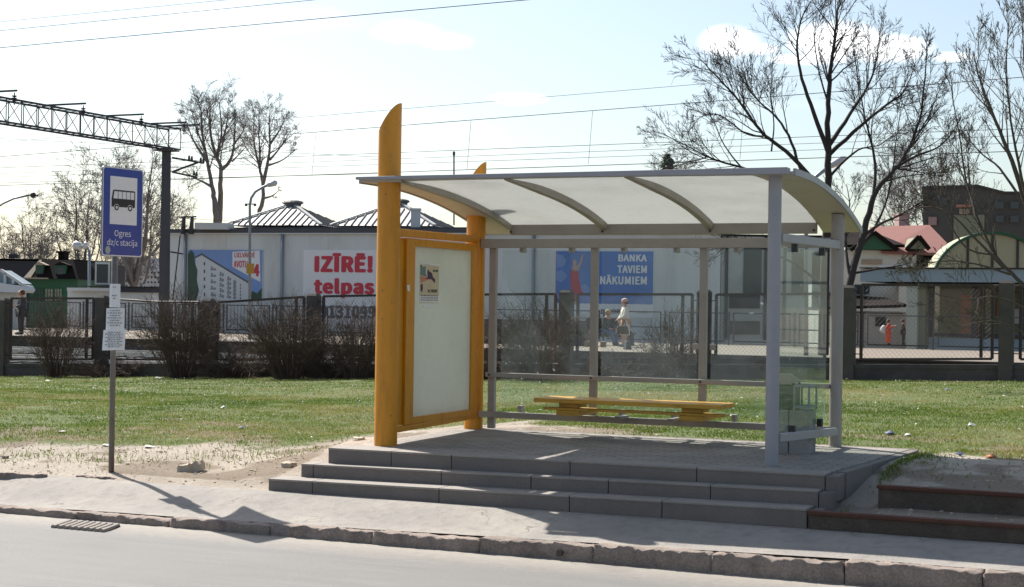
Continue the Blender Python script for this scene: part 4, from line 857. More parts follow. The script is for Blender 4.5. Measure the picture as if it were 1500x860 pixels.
def grow(h, r, base, Zup, spread_r, nl, fork=.3, lean=(0, 0)):
    """limbs of a free-standing tree"""
    b = np.array(base); top = b + np.array([lean[0], lean[1], h]); trunk = [b, b * (1 - fork) + top * fork]; limbs = [([b, b + (top - b) * fork * .5 + rng.normal(0, .02 * h, 3) * [1, 1, 0], b + (top - b) * fork], r, r * .7)]
    f0 = b + (top - b) * fork
    for i in range(nl):
        a_ = 2 * pi * (i + rng.random() * .5) / nl; q = rng.uniform(.25, 1.0) * spread_r; hh = h * rng.uniform(.8, 1.0) * (1 - .3 * (q / spread_r) ** 2)
        e_ = b + np.array([lean[0] + q * cos(a_), lean[1] + q * sin(a_), hh]); st = b + (top - b) * fork * rng.uniform(.75, 1.0); mid = st * .5 + e_ * .5 + np.array([.22 * q * cos(a_), .22 * q * sin(a_), -.03 * h])
        limbs.append(([st, st * .7 + mid * .3 + rng.normal(0, .022 * h, 3), mid, mid * .5 + e_ * .5 + rng.normal(0, .022 * h, 3), e_], r * .42, r * .05))
    return limbs

# the bare tree behind the shelter, and the forked one to its right
Z = 36.5
limbs = [(px(Z, (1206, 520), (1208, 400), (1212, 310), (1213, 240), (1212, 180), (1214, 120), (1222, 70), (1226, 25), (1232, -12)), 0.133, .012),
    (px(Z, (1213, 222), (1192, 165), (1174, 115), (1166, 70), (1172, 30), (1187, 2), dz=-.8), 0.062, .008), (px(Z, (1215, 212), (1245, 168), (1272, 128), (1284, 92), (1290, 40), dz=.7), 0.058, .008),
    (px(Z, (1216, 225), (1262, 183), (1302, 150), (1325, 138), (1340, 95), dz=-.6), 0.055, .007), (px(Z, (1210, 285), (1190, 262), (1150, 217), (1118, 200), (1095, 165), (1072, 135), (1042, 104), (1022, 84), dz=-1.6), 0.066, .008),
    (px(Z, (1209, 300), (1175, 262), (1160, 205), (1140, 172), (1112, 150), (1088, 120), (1080, 95), dz=.8), 0.055, .007), (px(Z, (1118, 200), (1090, 198), (1060, 168), (1030, 165), (1010, 190), dz=.5), 0.027, .006),
    (px(Z, (1208, 330), (1150, 275), (1095, 247), (1050, 236), (1010, 216), (968, 194), dz=-1.2), 0.055, .006), (px(Z, (1085, 244), (1060, 215), (1045, 175), (1030, 150), dz=.6), 0.023, .006), (px(Z, (1212, 262), (1240, 232), (1262, 215), (1290, 215), (1318, 190), dz=.9), 0.039, .006),
    (px(Z, (1207, 420), (1165, 385), (1110, 360), (1075, 352), (1050, 372), dz=-.8), 0.039, .006), (px(Z, (1130, 222), (1135, 180), (1128, 140), (1132, 95)), 0.023, .006), (px(Z, (1213, 150), (1200, 110), (1192, 60), (1196, 20), dz=.6), 0.027, .006), (px(Z, (1216, 110), (1240, 75), (1262, 40), dz=.4), 0.023, .006)]
bare_tree('bare_tree', limbs, at(1206, 520, Z), 'tall bare dark tree rising behind the shelter roof', 'tree', (16, 8, 5), .50, (.3, .9), .10, .06, .0042)
Z = 35
limbs = [(px(Z, (1243, 530), (1242, 460), (1244, 410), (1268, 335), (1279, 285), (1300, 258), (1322, 238), (1344, 192), (1355, 130), (1357, 68)), 0.117, .01),
    (px(Z, (1280, 285), (1284, 240), (1272, 195), (1262, 150), (1256, 90), dz=.7), 0.047, .007), (px(Z, (1318, 242), (1345, 226), (1372, 219), (1392, 200), (1408, 172), dz=-.7), 0.035, .006), (px(Z, (1266, 345), (1290, 326), (1315, 318), (1342, 300), (1372, 285), dz=-.8), 0.039, .006),
    (px(Z, (1246, 405), (1240, 380), (1238, 340), (1246, 300), (1240, 270), dz=.5), 0.047, .007), (px(Z, (1250, 400), (1285, 394), (1318, 390), (1338, 383), dz=-.5), 0.035, .007), (px(Z, (1262, 360), (1285, 330), (1305, 280), (1310, 220), (1318, 170), dz=1), 0.039, .007), (px(Z, (1336, 210), (1362, 170), (1380, 120), dz=.6), 0.023, .006), (px(Z, (1290, 268), (1330, 256), (1375, 254), dz=.4), 0.023, .005)]
bare_tree('bare_tree', limbs, at(1243, 530, Z), 'bare dark tree with a low fork beside the right fence post', 'tree', (16, 8, 5), .50, (.3, .9), .10, .06, .0042)
# budding tree at the right border
Z = 26.5; LEAF = []
limbs = [(px(Z, (1600, 560), (1570, 500), (1535, 400), (1508, 320), (1490, 250), (1462, 190), (1442, 140), (1425, 75)), 0.094, .008), (px(Z, (1565, 500), (1525, 440), (1478, 400), (1450, 365), (1428, 310), (1412, 250), (1402, 180), (1390, 105), dz=1), 0.047, .006),
    (px(Z, (1515, 340), (1500, 280), (1484, 200), (1472, 110), (1478, 20), dz=-1), 0.039, .006), (px(Z, (1540, 410), (1520, 300), (1508, 200), (1500, 80), (1494, -10), dz=.5), 0.039, .006), (px(Z, (1560, 470), (1500, 452), (1462, 432), (1420, 440), (1375, 434), (1352, 420), dz=-.7), 0.023, .005),
    (px(Z, (1470, 392), (1420, 340), (1392, 310), (1355, 300), (1330, 310), dz=.5), 0.027, .005), (px(Z, (1480, 402), (1430, 385), (1380, 380), (1330, 392), dz=-.5), 0.023, .005), (px(Z, (1570, 520), (1520, 500), (1470, 470), (1430, 470), (1400, 485), dz=-.5), 0.023, .005), (px(Z, (1500, 300), (1462, 240), (1440, 230), (1412, 195), dz=.9), 0.027, .005), (px(Z, (1560, 420), (1540, 330), (1530, 220), (1520, 90), (1515, 0)), 0.039, .006), (px(Z, (1455, 372), (1420, 370), (1395, 340), (1370, 270), (1352, 230), dz=.5), 0.023, .005)]
rt, _ = bare_tree('budding_tree', limbs, at(1600, 560, Z), 'grey brown tree with small spring buds reaching in from the right border', 'tree', (15, 7, 4), .46, (.25, .8), .09, .10, .0035, mt='bark_pale', twig='bark_pale')
bu = MB()
for p in LEAF:
    if random.random() < .45:
        r_ = random.uniform(.006, .012); p = np.array(p); bu.add([p + np.array(o_) * r_ for o_ in ((1, 0, 0), (-.5, .87, 0), (-.5, -.87, 0), (0, 0, 1.6), (0, 0, -1.2))], [(0, 1, 3), (1, 2, 3), (2, 0, 3), (1, 0, 4), (2, 1, 4), (0, 2, 4)])
bu.build('buds', 'bud', rt); LEAF = None

# trees beyond the railway
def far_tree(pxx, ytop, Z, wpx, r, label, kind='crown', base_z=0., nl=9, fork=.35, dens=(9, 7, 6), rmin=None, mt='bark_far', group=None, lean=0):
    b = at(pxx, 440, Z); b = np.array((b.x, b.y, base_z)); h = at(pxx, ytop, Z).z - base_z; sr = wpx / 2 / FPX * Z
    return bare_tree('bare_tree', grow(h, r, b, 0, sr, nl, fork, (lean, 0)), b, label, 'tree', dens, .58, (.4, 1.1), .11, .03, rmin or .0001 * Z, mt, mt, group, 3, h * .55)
def q1(Z, *pts): return [at(x / 3.74, y / 3.74 + 130, Z + random.uniform(-.5, .5)) for x, y in pts]
Z = 92
limbs = [(q1(Z, (1192, 1150), (1190, 900), (1188, 730), (1172, 600), (1164, 540), (1136, 400), (1112, 280), (1100, 150), (1104, 70)), .26, .02), (q1(Z, (1196, 740), (1210, 620), (1204, 520), (1216, 430), (1182, 370), (1216, 280), (1212, 160), (1200, 70)), .2, .02),
    (q1(Z, (1215, 440), (1262, 405), (1282, 320), (1290, 200), (1284, 110)), .13, .015), (q1(Z, (1164, 540), (1118, 512), (1060, 488), (1010, 450)), .1, .015), (q1(Z, (1138, 400), (1085, 330), (1042, 250), (1015, 160)), .11, .015), (q1(Z, (1182, 370), (1152, 260), (1150, 150), (1150, 60)), .11, .015),
    (q1(Z, (1285, 300), (1330, 240), (1358, 170)), .07, .012), (q1(Z, (1216, 290), (1245, 200), (1250, 90)), .08, .012), (q1(Z, (1120, 330), (1070, 210), (1050, 110)), .07, .012), (q1(Z, (1270, 400), (1320, 350), (1362, 300)), .06, .012)]
bare_tree('bare_tree', limbs, at(319, 440, Z), 'tall round-crowned bare tree above the left end of the warehouse roof', 'tree', (14, 10, 7), .56, (.35, 1.05), .10, .03, .0062, 'bark_far', 'bark_far', None, 3, 4.2)
Z = 95
limbs = [(q1(Z, (1400, 1150), (1405, 850), (1418, 680), (1446, 600), (1440, 520), (1420, 430), (1426, 350), (1414, 260), (1420, 120)), .2, .02), (q1(Z, (1440, 520), (1468, 410), (1482, 300), (1472, 200), (1480, 110)), .13, .015), (q1(Z, (1446, 600), (1492, 590), (1530, 555)), .08, .012),
    (q1(Z, (1478, 390), (1540, 320), (1590, 230)), .08, .012), (q1(Z, (1482, 300), (1540, 220), (1570, 140)), .08, .012), (q1(Z, (1422, 430), (1394, 330), (1388, 210), (1396, 130)), .08, .012), (q1(Z, (1470, 420), (1560, 390), (1620, 330)), .07, .012)]
bare_tree('bare_tree', limbs, at(376, 440, Z), 'slender bare tree just right of the tall round-crowned one', 'tree', (14, 10, 7), .56, (.35, 1.05), .10, .03, .0062, 'bark_far', 'bark_far', None, 3, 4.0)
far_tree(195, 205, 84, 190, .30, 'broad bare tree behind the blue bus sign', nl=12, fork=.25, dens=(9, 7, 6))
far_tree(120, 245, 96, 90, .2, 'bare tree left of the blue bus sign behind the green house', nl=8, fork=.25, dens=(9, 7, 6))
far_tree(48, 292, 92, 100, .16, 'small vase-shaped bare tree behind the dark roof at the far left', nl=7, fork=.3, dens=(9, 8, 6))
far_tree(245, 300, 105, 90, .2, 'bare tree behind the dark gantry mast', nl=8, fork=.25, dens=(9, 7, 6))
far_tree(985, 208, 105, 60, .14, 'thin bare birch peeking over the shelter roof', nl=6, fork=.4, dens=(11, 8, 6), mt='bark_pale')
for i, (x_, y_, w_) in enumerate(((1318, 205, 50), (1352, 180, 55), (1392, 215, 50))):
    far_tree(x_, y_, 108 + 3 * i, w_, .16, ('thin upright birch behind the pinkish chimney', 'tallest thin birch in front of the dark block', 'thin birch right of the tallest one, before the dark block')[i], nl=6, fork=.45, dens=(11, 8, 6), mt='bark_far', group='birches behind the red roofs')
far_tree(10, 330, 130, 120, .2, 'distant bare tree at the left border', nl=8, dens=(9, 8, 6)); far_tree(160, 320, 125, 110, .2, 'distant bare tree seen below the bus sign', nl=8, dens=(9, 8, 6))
# little dark conifer beyond the roof
cb = at(975, 440, 110); cf = thing('conifer', (cb.x, cb.y, 0), 'small dark conifer top peeking over the shelter roof', 'tree'); tk = Tubes(); tp = at(975, 226, 110).z; tk.add([(cb.x, cb.y, 0), (cb.x, cb.y, tp)], [.15, .02], 6); tk.build('trunk', 'bark', cf); tw = Tubes()
for i in range(900):
    z = rng.uniform(2, tp); r_ = .2 + .55 * (tp - z) ** .5; a_ = rng.uniform(0, 2 * pi); p0 = np.array((cb.x, cb.y, z)); e_ = p0 + np.array((cos(a_) * r_, sin(a_) * r_, -.35 * r_)); tw.add([p0, p0 * .5 + e_ * .5, e_], [.05, .07, .01], 4)
tw.build('crown', 'banner_green', cf)

# bushes at the foot of the fence
def bush(pxx, Vd, w, h, n, label, seed, name='bush', lo=.55, twig='twig'):
    p = atv(pxx, 500, Vd); gz = float(ground_z(p.x, p.y)); b = np.array((p.x, p.y, gz)); T = Tubes()
    for i in range(n):
        a_ = rng.uniform(0, 2 * pi); q = rng.random() ** .6; st = b + np.array((cos(a_), sin(a_), 0)) * .14 * w * rng.random() - np.array((0, 0, .02)); e_ = np.array((cos(a_) * q * w / 2, sin(a_) * q * w / 2, h * rng.uniform(lo, 1.05) * (1 - .35 * q * q)))
        m_ = st + e_ * .5 + np.array((-.08 * e_[0], -.08 * e_[1], .1 * h)) + rng.normal(0, .04, 3); pts = np.array([st, st * .5 + m_ * .5 + rng.normal(0, .025, 3), m_, m_ * .5 + (b + e_) * .5 + rng.normal(0, .03, 3), b + e_ + rng.normal(0, .05, 3)])
        r_ = rng.uniform(.006, .011); T.add(pts, np.linspace(r_, .0025, 5), 4)
        for k_ in range(rng.integers(3, 7)):
            j = rng.integers(1, 4); f = rng.random(); s0 = pts[j] * (1 - f) + pts[j + 1] * f; d = unit(np.array(unit(pts[j + 1] - pts[j])) + rng.normal(0, .55, 3)); l = rng.uniform(.2, .55) * h * .6
            P_, R_, _ = wander(s0, d, l, 3, .2, .08, .005, .002); T.add(P_, R_, 3)
            for _k in range(3):
                f = rng.random(); P1, P2 = np.array(P_[1]), np.array(P_[2]); s1 = P1 * (1 - f) + P2 * f; Q_, R2, _ = wander(s1, unit(np.array(unit(P2 - P1)) + rng.normal(0, .6, 3)), l * .5, 2, .2, .05, .0032, .0018); T.add(Q_, R2, 3)
    return tag(T.build(name, twig), label, 'bush', 'bare bushes along the fence')
bush(82, 29.6, 1.9, 1.75, 110, 'loose bare bush at the far left, left of the bus sign pole', 1)
bush(266, 29.5, 2.3, 1.95, 175, 'big dark bare bush right of the bus sign pole', 2)
bush(424, 29.5, 2.3, 1.8, 175, 'big dark bare bush below the white banner with red letters', 3)
bush(522, 29.7, 1.7, 1.65, 100, 'bare bush partly hidden behind the tall yellow post', 4)
bush(640, 29.6, 2, 1.6, 100, 'bare bush hidden behind the yellow display case', 5)
bush(780, 29.6, 2.2, 1.65, 120, 'bare bush seen through the left glass pane of the shelter', 6)
bush(985, 29.6, 1.5, 1.35, 70, 'lower bare bush seen through the middle glass pane of the shelter', 7)
for (x_, w, h, lab) in ((160, 2.2, .5, 'heap of dead twigs at the foot of the bus sign fence post'), (345, 2.8, .95, 'low tangle of dead brambles between the two big bushes'), (480, 2.6, 1.0, 'low tangle of dead brambles left of the tall yellow post'), (700, 2.4, .7, 'low bramble tangle behind the gap beside the display case'), (880, 2.2, .5, 'low tangle of dead twigs below the seated people')):
    bush(x_, 29.9, w, h, 150, lab, 9, 'bramble', .25)

# ------------------------------------------------------------------ grass, weeds, leaf litter
def blades(name, pts, h, wid, tints, material='grass', lean=.5):
    n = len(pts); a_ = rng.uniform(0, 2 * pi, n); b_ = rng.uniform(0, 2 * pi, n); hh = h * rng.uniform(.5, 1.3, n); ww = wid * rng.uniform(.6, 1.3, n); s_ = np.stack([np.cos(a_), np.sin(a_), 0 * a_], 1) * ww[:, None] / 2
    ln = np.stack([np.cos(b_), np.sin(b_), 0 * b_], 1) * (hh * lean * rng.random(n))[:, None]; up = np.zeros((n, 3)); up[:, 2] = hh
    v = np.stack([pts - s_, pts + s_, pts + ln * .4 + up * .6 + s_ * .7, pts + ln * .4 + up * .6 - s_ * .7, pts + ln + up], 1).reshape(-1, 3).astype(np.float32)
    i = np.arange(n)[:, None] * 5; q = (i + np.array([[0, 1, 2, 3]])); t3 = (i + np.array([[3, 2, 4]])); me = bpy.data.meshes.new(name); loops = np.concatenate([q.ravel(), t3.ravel()]).astype(np.int32)
    me.vertices.add(len(v)); me.vertices.foreach_set('co', v.ravel()); me.loops.add(len(loops)); me.polygons.add(2 * n); me.loops.foreach_set('vertex_index', loops)
    me.polygons.foreach_set('loop_start', np.concatenate([np.arange(n) * 4, 4 * n + np.arange(n) * 3]).astype(np.int32)); me.update(calc_edges=True)
    ca = me.color_attributes.new('tint', 'FLOAT_COLOR', 'POINT'); tt = np.repeat(tints, 5); ca.data.foreach_set('color', np.stack([tt, tt, tt, 0 * tt + 1], 1).astype(np.float32).ravel())
    return link_mesh(name, me, material)
def scatter(n, u0, u1, v0, v1, power=1.0):
    u = rng.uniform(u0, u1, n); v = v0 + (v1 - v0) * rng.random(n) ** power; return u, v
parts_ = []
for (n, u0, u1, v0, v1, pw) in ((230000, -23, -5.2, 12.8, 22, 1.1), (190000, -36, -5, 19, 30.2, 1), (90000, -7, 3.5, 15.25, 22, 1.1), (90000, -9, 5, 20, 30.2, 1), (15000, -2.4, 2.5, 13.2, 15.5, .7)):
    u, v = scatter(n, u0, u1, v0, v1, pw); keep = (sandiness(u, v) + (rng.random(n) - .5) * .5 < .36)
    keep &= (fbm(u, v, .5, 61) + (rng.random(n) - .5) * .3 > .34) & ~((u > -7.25) & (u < -2.4) & (v < 15.3)); parts_.append((u[keep], v[keep]))
u = np.concatenate([p[0] for p in parts_]); v = np.concatenate([p[1] for p in parts_])
tint = np.clip(.24 + 2.1 * (fbm(u, v, 2.2, 71) - .45) + .5 * (fbm(u, v, .35, 72) - .5) + rng.normal(0, .12, len(u)) + .42 * np.exp(-((v - 25.2 - .12 * u) / 1.6) ** 2) + .25 * smooth01(sandiness(u, v), .15, .45), 0, 1)
tag(blades('grass', np.stack([u, v, ground_z(u, v) - .004], 1), .027, .0085, tint, lean=1.2), kind='stuff')
# weeds at edges of the platform and posts, rough tufts on the sand
W_ = []
for (u0, v0, su, sv, n) in ((-2.42, 13.9, .06, .32, 500), (-2.32, 14.5, .12, .25, 450), (-2.62, 12.45, .05, .14, 200), (-6.88, 15.3, .12, .08, 260), (-3.12, 15.22, .1, .06, 200), (-5.9, 15.35, .3, .1, 240), (-10.2, 12.95, .5, .25, 300), (-8.9, 13.6, .6, .4, 500), (-11.3, 12.9, .5, .3, 300), (-2.0, 13.6, .5, .4, 120)):
    W_.append(np.stack([rng.normal(u0, su, n), rng.normal(v0, sv, n)], 1))
W_ = np.concatenate(W_); u, v = W_[:, 0], W_[:, 1]; k_ = ~((u > -7.2) & (u < -2.55 + (v - 12.8) * .085) & (v < 15.28)); u, v = u[k_], v[k_]
tag(blades('weeds', np.stack([u, v, ground_z(u, v) - .005], 1), .045, .008, np.clip(rng.normal(.3, .25, len(u)), 0, 1), lean=1.3), kind='stuff')
u, v = scatter(5200, -26, 4, 13, 30.2, .8); k_ = ~((u > -7.3) & (u < -2.4) & (v < 15.4)); u, v = u[k_], v[k_]
def flakes(name, u, v, size, mtl, lift=.02):
    n = len(u); a_ = rng.uniform(0, 2 * pi, n); s_ = size * rng.uniform(.5, 1.4, n); z = ground_z(u, v) + rng.uniform(.003, lift, n); c_ = np.stack([u, v, z], 1); e1 = np.stack([np.cos(a_), np.sin(a_), rng.normal(0, .35, n)], 1) * s_[:, None]; e2 = np.stack([-np.sin(a_), np.cos(a_), rng.normal(0, .35, n)], 1) * s_[:, None] * .6
    v4 = np.stack([c_ - e1, c_ - e2 * .9, c_ + e1, c_ + e2], 1).reshape(-1, 3); me = bpy.data.meshes.new(name); me.from_pydata([tuple(p) for p in v4], [], [tuple(4 * i + k for k in range(4)) for i in range(n)]); return link_mesh(name, me, mtl)
tag(flakes('dead_leaves', u, v, .018, mat('dead_leaves', (.22, .16, .10), .9, 0, .5, 30, fine=.5), .04), kind='stuff')
u, v = scatter(1500, -26, 4, 13, 30, .8); k_ = ~((u > -7.3) & (u < -2.4) & (v < 15.4)); u, v = u[k_], v[k_]
tag(flakes('pale_scraps', u, v, .014, 'litter', .045), kind='stuff')
u, v = scatter(2600, -12, 3, 12.1, 14.8); k_ = (sandiness(u, v) > .5) & ~((u > -7.7) & (u < -2.4)); u, v = u[k_], v[k_]; pb = MB()
for a_, b_ in zip(u, v):
    r_ = random.uniform(.004, .016) * (1.6 if random.random() < .06 else 1); pb.ball((a_, b_, float(ground_z(a_, b_)) + r_ * .25), r_, (random.uniform(.7, 1.5), random.uniform(.7, 1.3), .6), 5, 3)
tag(pb.build('pebbles', 'stone'), kind='stuff')
def scrap(px_, py_, w, mtl, label, name='litter'):
    p = atz(px_, py_, .5)
    for _ in range(6): p = atz(px_, py_, float(ground_z(p.x, p.y)) + .03)
    z = float(ground_z(p.x, p.y)); mb = MB(); n_ = 7; top_ = []; 
    for i in range(n_):
        a_ = 2 * pi * i / n_; r_ = w / 2 * random.uniform(.6, 1.1); top_.append((p.x + r_ * cos(a_), p.y + r_ * .7 * sin(a_), z + random.uniform(.004, .03)))
    mb.add(top_ + [(p.x + random.uniform(-.3, .3) * w, p.y, z + random.uniform(.03, .055)), (p.x, p.y, z)], [(i, (i + 1) % n_, n_) for i in range(n_)] + [((i + 1) % n_, i, n_ + 1) for i in range(n_)]); return tag(mb.build(name, mtl), label, 'litter', 'litter on the grass')
for a_ in ((1424, 621, .11, 'litter', 'largest crumpled pale scrap on the right-hand grass'), (1302, 633, .14, 'litter_blue', 'dark blue crumpled wrapper on the right-hand grass'), (1330, 635, .09, 'litter', 'small pale scrap beside the dark blue wrapper'), (1452, 667, .15, 'litter_orange', 'orange-brown scrap at the edge of the right-hand sand'), (1407, 662, .1, 'litter_blue', 'dark scrap left of the orange-brown one'),
           (1387, 569, .1, 'litter', 'pale scrap far back on the right-hand grass'), (90, 631, .16, 'litter', 'flat white scrap on the grass left of the sign pole'), (155, 648, .1, 'litter', 'white scrap just left of the sign pole'), (327, 595, .1, 'litter', 'white scrap on the grass between sign and shelter'), (354, 625, .11, 'litter', 'pale scrap on the grass near the sand, between sign and shelter'), (219, 651, .16, 'litter', 'long pale scrap on the sandy edge right of the sign pole'), (70, 556, .14, 'litter', 'white scrap at the foot of the far left bush'), (233, 553, .2, 'litter', 'white scrap beside the big dark bush right of the sign')): scrap(*a_)

# ------------------------------------------------------------------ station railing at the back of the platform
RVv = 57.4; rl = thing('platform_railing', (-25, RVv, .45), 'thin dark metal railing in short sections along the back of the station platform', 'railing')
zr0 = .45; sect = 2.5
def rail_top(u): return zr0 + 1.22
i = 0
for k_ in range(34):
    u0 = -66 + k_ * sect
    if -30.0 < u0 < -27.5: continue
    f_ = MB(); u1 = u0 + sect - .36; zt = zr0 + 1.2
    for z in (zt, zr0 + .14, zr0 + .62 if k_ % 3 == 0 else zr0 + .14 + .0): f_.beam((u0, RVv, z), (u1, RVv, z), .03, .045) if z != zr0 + .14 or True else None
    for u in (u0, u1): f_.beam((u, RVv, zr0 + .1), (u, RVv, zt + .02), .045, .045, (0, 1, 0))
    for u in np.arange(u0 + .2, u1 - .05, .17) if k_ < 12 else (): f_.beam((float(u), RVv, zr0 + .16), (float(u), RVv, zt - .02), .014, .014, (0, 1, 0))
    f_.build('railing_section', 'gantry', rl)
    f_ = MB(); f_.box(u1 + .15, u1 + .21, RVv - .03, RVv + .03, .45, zt + .06); f_.beam((u1 + .02, RVv, zt - .1), (u1 + .34, RVv, zt - .1), .02, .02); f_.beam((u1 + .02, RVv, zr0 + .25), (u1 + .34, RVv, zr0 + .25), .02, .02); f_.build('post', 'gantry', rl)
# dark shed-like wall on the platform, behind the left pane
lw = thing('platform_wall', (-26, 53.5, .45), 'long low dark brown wall on the platform behind the left glass pane', 'wall'); a_ = at(708, 466, 57); b_ = at(866, 466, 54.5)
q = Plane(640, 57.5, 851, 55); f_ = MB(); q.rect(f_, 640, 466, 851, 510, -.5, 0, .45); f_.build('wall', 'block_dark', lw)
f_ = MB(); q.rect(f_, 638, 463, 853, 466.5, -.55, .05); f_.build('coping', 'dark_metal', lw)

# ------------------------------------------------------------------ overhead line gantry and wires
ma = at(244, 217, 60); mz = ma.z; gx, gy = ma.x, ma.y
ga = thing('overhead_gantry', (gx, gy, .45), 'dark steel lattice gantry carrying the railway overhead lines, on a tall mast', 'gantry')
f_ = MB(); f_.hexa([(gx - .15, gy - .15, .4), (gx + .15, gy - .15, .4), (gx + .15, gy + .15, .4), (gx - .15, gy + .15, .4), (gx - .12, gy - .12, mz), (gx + .12, gy - .12, mz), (gx + .12, gy + .12, mz), (gx - .12, gy + .12, mz)]); f_.build('mast', 'gantry', ga)
f_ = MB(); f_.box(gx - .2, gx + .2, 31.2, 31.6, -.2, mz); f_.build('mast', 'gantry', ga)
f_ = MB(); Lz = mz - .02; Hz = mz + .76; y0, y1 = 30.9, gy + .5
for dx in (-.28, .28):
    for z in (Lz, Hz): f_.beam((gx + dx, y0, z), (gx + dx, y1, z), .06, .06)
    n_ = 26; yy = np.linspace(y0, y1, n_ + 1)
    for j in range(n_ + 1):
        f_.beam((gx + dx, yy[j], Lz), (gx + dx, yy[j], Hz), .024, .024, (0, 1, 0))
        if j < n_: f_.beam((gx + dx, yy[j], Lz if j % 2 else Hz), (gx + dx, yy[j + 1], Hz if j % 2 else Lz), .02, .02)
for j in range(n_ + 1):
    for z in (Lz, Hz): f_.beam((gx - .28, yy[j], z), (gx + .28, yy[j], z), .02, .02)
    if j < n_: f_.beam((gx - .28, yy[j], Lz), (gx + .28, yy[j + 1], Lz), .016, .016); f_.beam((gx - .28, yy[j], Hz), (gx + .28, yy[j + 1], Hz), .016, .016)
f_.build('lattice_beam', 'gantry', ga)
f_ = MB(); f_.box(gx - .35, gx + .35, gy - .35, gy + .35, mz - .12, mz - .07); f_.build('mast_head', 'gantry', ga)
def insulator(p, par, s=1):
    mb = MB()
    for k_ in range(3): mb.tube([p - Vector((0, 0, .07 * k_ * s)), p - Vector((0, 0, (.07 * k_ + .045) * s))], [.09 * s, .05 * s], 8)
    mb.tube([p + Vector((0, 0, .1 * s)), p - Vector((0, 0, .3 * s))], .018, 6); mb.build('insulator', 'dark_metal', par)
for y in (gy + .2, 49.0, 46.4, 43.2, 39.8, 36):
    f_ = MB(); f_.beam((gx - .5, y, Hz + .11), (gx + 1.35, y, Hz + .11), .05, .06); f_.build('top_arm', 'gantry', ga); insulator(Vector((gx + 1.25, y, Hz - .05)), ga); 
for (p, q) in (((252, 231), (299, 239)), ((252, 252), (289, 260)), ((252, 252), (290, 238))):
    f_ = MB(); f_.beam(at(*p, 60), at(*q, 60), .07, .07); f_.build('side_bracket', 'gantry', ga)
for (x_, y_) in ((277, 230), (281, 231), (294, 233), (298, 234), (284, 253), (288, 254)):
    p = at(x_, y_ + 4, 60); f_ = MB(); f_.tube([p, p + Vector((0, 0, .16))], [.05, .035], 8); f_.build('pin_insulator', 'dark_metal', ga)
f_ = MB(); f_.beam(at(250, 369, 60), at(268, 372, 60), .06, .06); f_.build('side_bracket', 'gantry', ga)
def wire(pxa, pxb, va, label, r=.012, group='overhead wires', vb=None, droppers=None):
    """a wire along the railway: direction u, fitted through two pixels on the plane Y = v"""
    a_ = atv(*pxa, va); b_ = atv(*pxb, vb or va); d = (b_ - a_); p0 = a_ - d * (1.5); p1 = b_ + d * 1.2; pts = []
    for i in range(41):
        f = i / 40; p = p0.lerp(p1, f); pts.append(p)
    mb = MB(); mb.tube(pts, r, 4); return tag(mb.build('overhead_wire', 'dark_metal'), label, 'wire', group)
wire((0, 45), (460, 0), 44, 'highest but one wire crossing the upper left sky', .010); wire((0, 70), (770, 0), 38, 'longest wire crossing the upper left sky down to the left border', .012); wire((0, 32), (330, 0), 47, 'topmost faint wire in the upper left corner', .008)
c1 = wire((445, 195), (1500, 113), 41.6, 'dark wire passing behind the tall yellow post top, with hanging droppers', .011)
wire((440, 172), (1400, 92), 48, 'faint wire above the one that has droppers', .008); wire((440, 229), (1300, 196), 50, 'thin wire just above the shelter roof, highest of the close bundle', .011); wire((440, 238), (1300, 206), 53, 'second thin wire of the bundle just above the shelter roof', .009)
wire((440, 245), (1300, 216), 52, 'third thin wire of the bundle just above the shelter roof', .009); wire((440, 257), (1300, 228), 41.6, 'lowest thin wire of the bundle touching the shelter roof line', .012)
wire((0, 203), (245, 215), 47, 'faint wire below the lattice gantry', .009); wire((0, 268), (245, 262), 44, 'faint wire beside the upper half of the blue bus sign', .009); wire((0, 302), (245, 318), 52, 'faint wire beside the middle of the blue bus sign', .009)
for x_, ya, yb in ((463, 193, 256), (690, 176, 249), (868, 163, 240), (1090, 147, 233)):
    mb = MB(); mb.tube([atv(x_, ya, 41.6), atv(x_ - 6, yb, 41.6)], .006, 4); tag(mb.build('dropper_wire', 'dark_metal'), {463: 'thin dropper hanging right of the round bare trees', 690: 'thin dropper hanging over the left part of the roof', 868: 'thin dropper hanging over the middle of the roof', 1090: 'thin dropper hanging in front of the big bare tree'}[x_], 'wire', 'droppers of the overhead line')
# stay wires from the mast
mb = MB(); mb.tube([at(265, 195, 60), at(283, 322, 64)], .008, 4); tag(mb.build('stay_wire', 'dark_metal'), 'thin stay wire running from the gantry arm down to the warehouse roof', 'wire')
mb = MB(); mb.tube([at(264, 345, 60), at(253, 440, 60)], .025, 5); tag(mb.build('stay_wire', 'dark_metal'), 'dark cable slanting down right of the gantry mast', 'wire')

# ------------------------------------------------------------------ lamp posts
def lamp_post(base, pts, r, label, heads, name='street_lamp'):
    t_ = thing(name, base, label, 'street lamp'); mb = MB(); mb.tube([base, *pts[0]], [r] + [r * .8] * len(pts[0]), 10); mb.build('pole', 'lamp_steel', t_, True)
    for p in pts[1:]: mb = MB(); mb.tube(p, r * .6, 8); mb.build('arm', 'lamp_steel', t_, True)
    for a_, b_, s_ in heads:
        d = (b_ - a_); mb = MB(); mb.tube([a_, a_ + d * .25, a_ + d * .8, b_], [s_ * .35, s_ * .8, s_, s_ * .4], 10); mb.build('lamp_head', 'lamp_head', t_, True)
    return t_
g0 = at(366, 470, 58); base = Vector((g0.x, g0.y, .45))
lp_ = lamp_post(base, [[at(366, 300, 58), at(368, 290, 58), at(374, 281, 58), at(385, 274, 58), at(394, 271, 58)]], .06, 'curved lamp post in front of the apartment house banner', [(at(390, 272, 58), at(406, 267, 58), .12)])
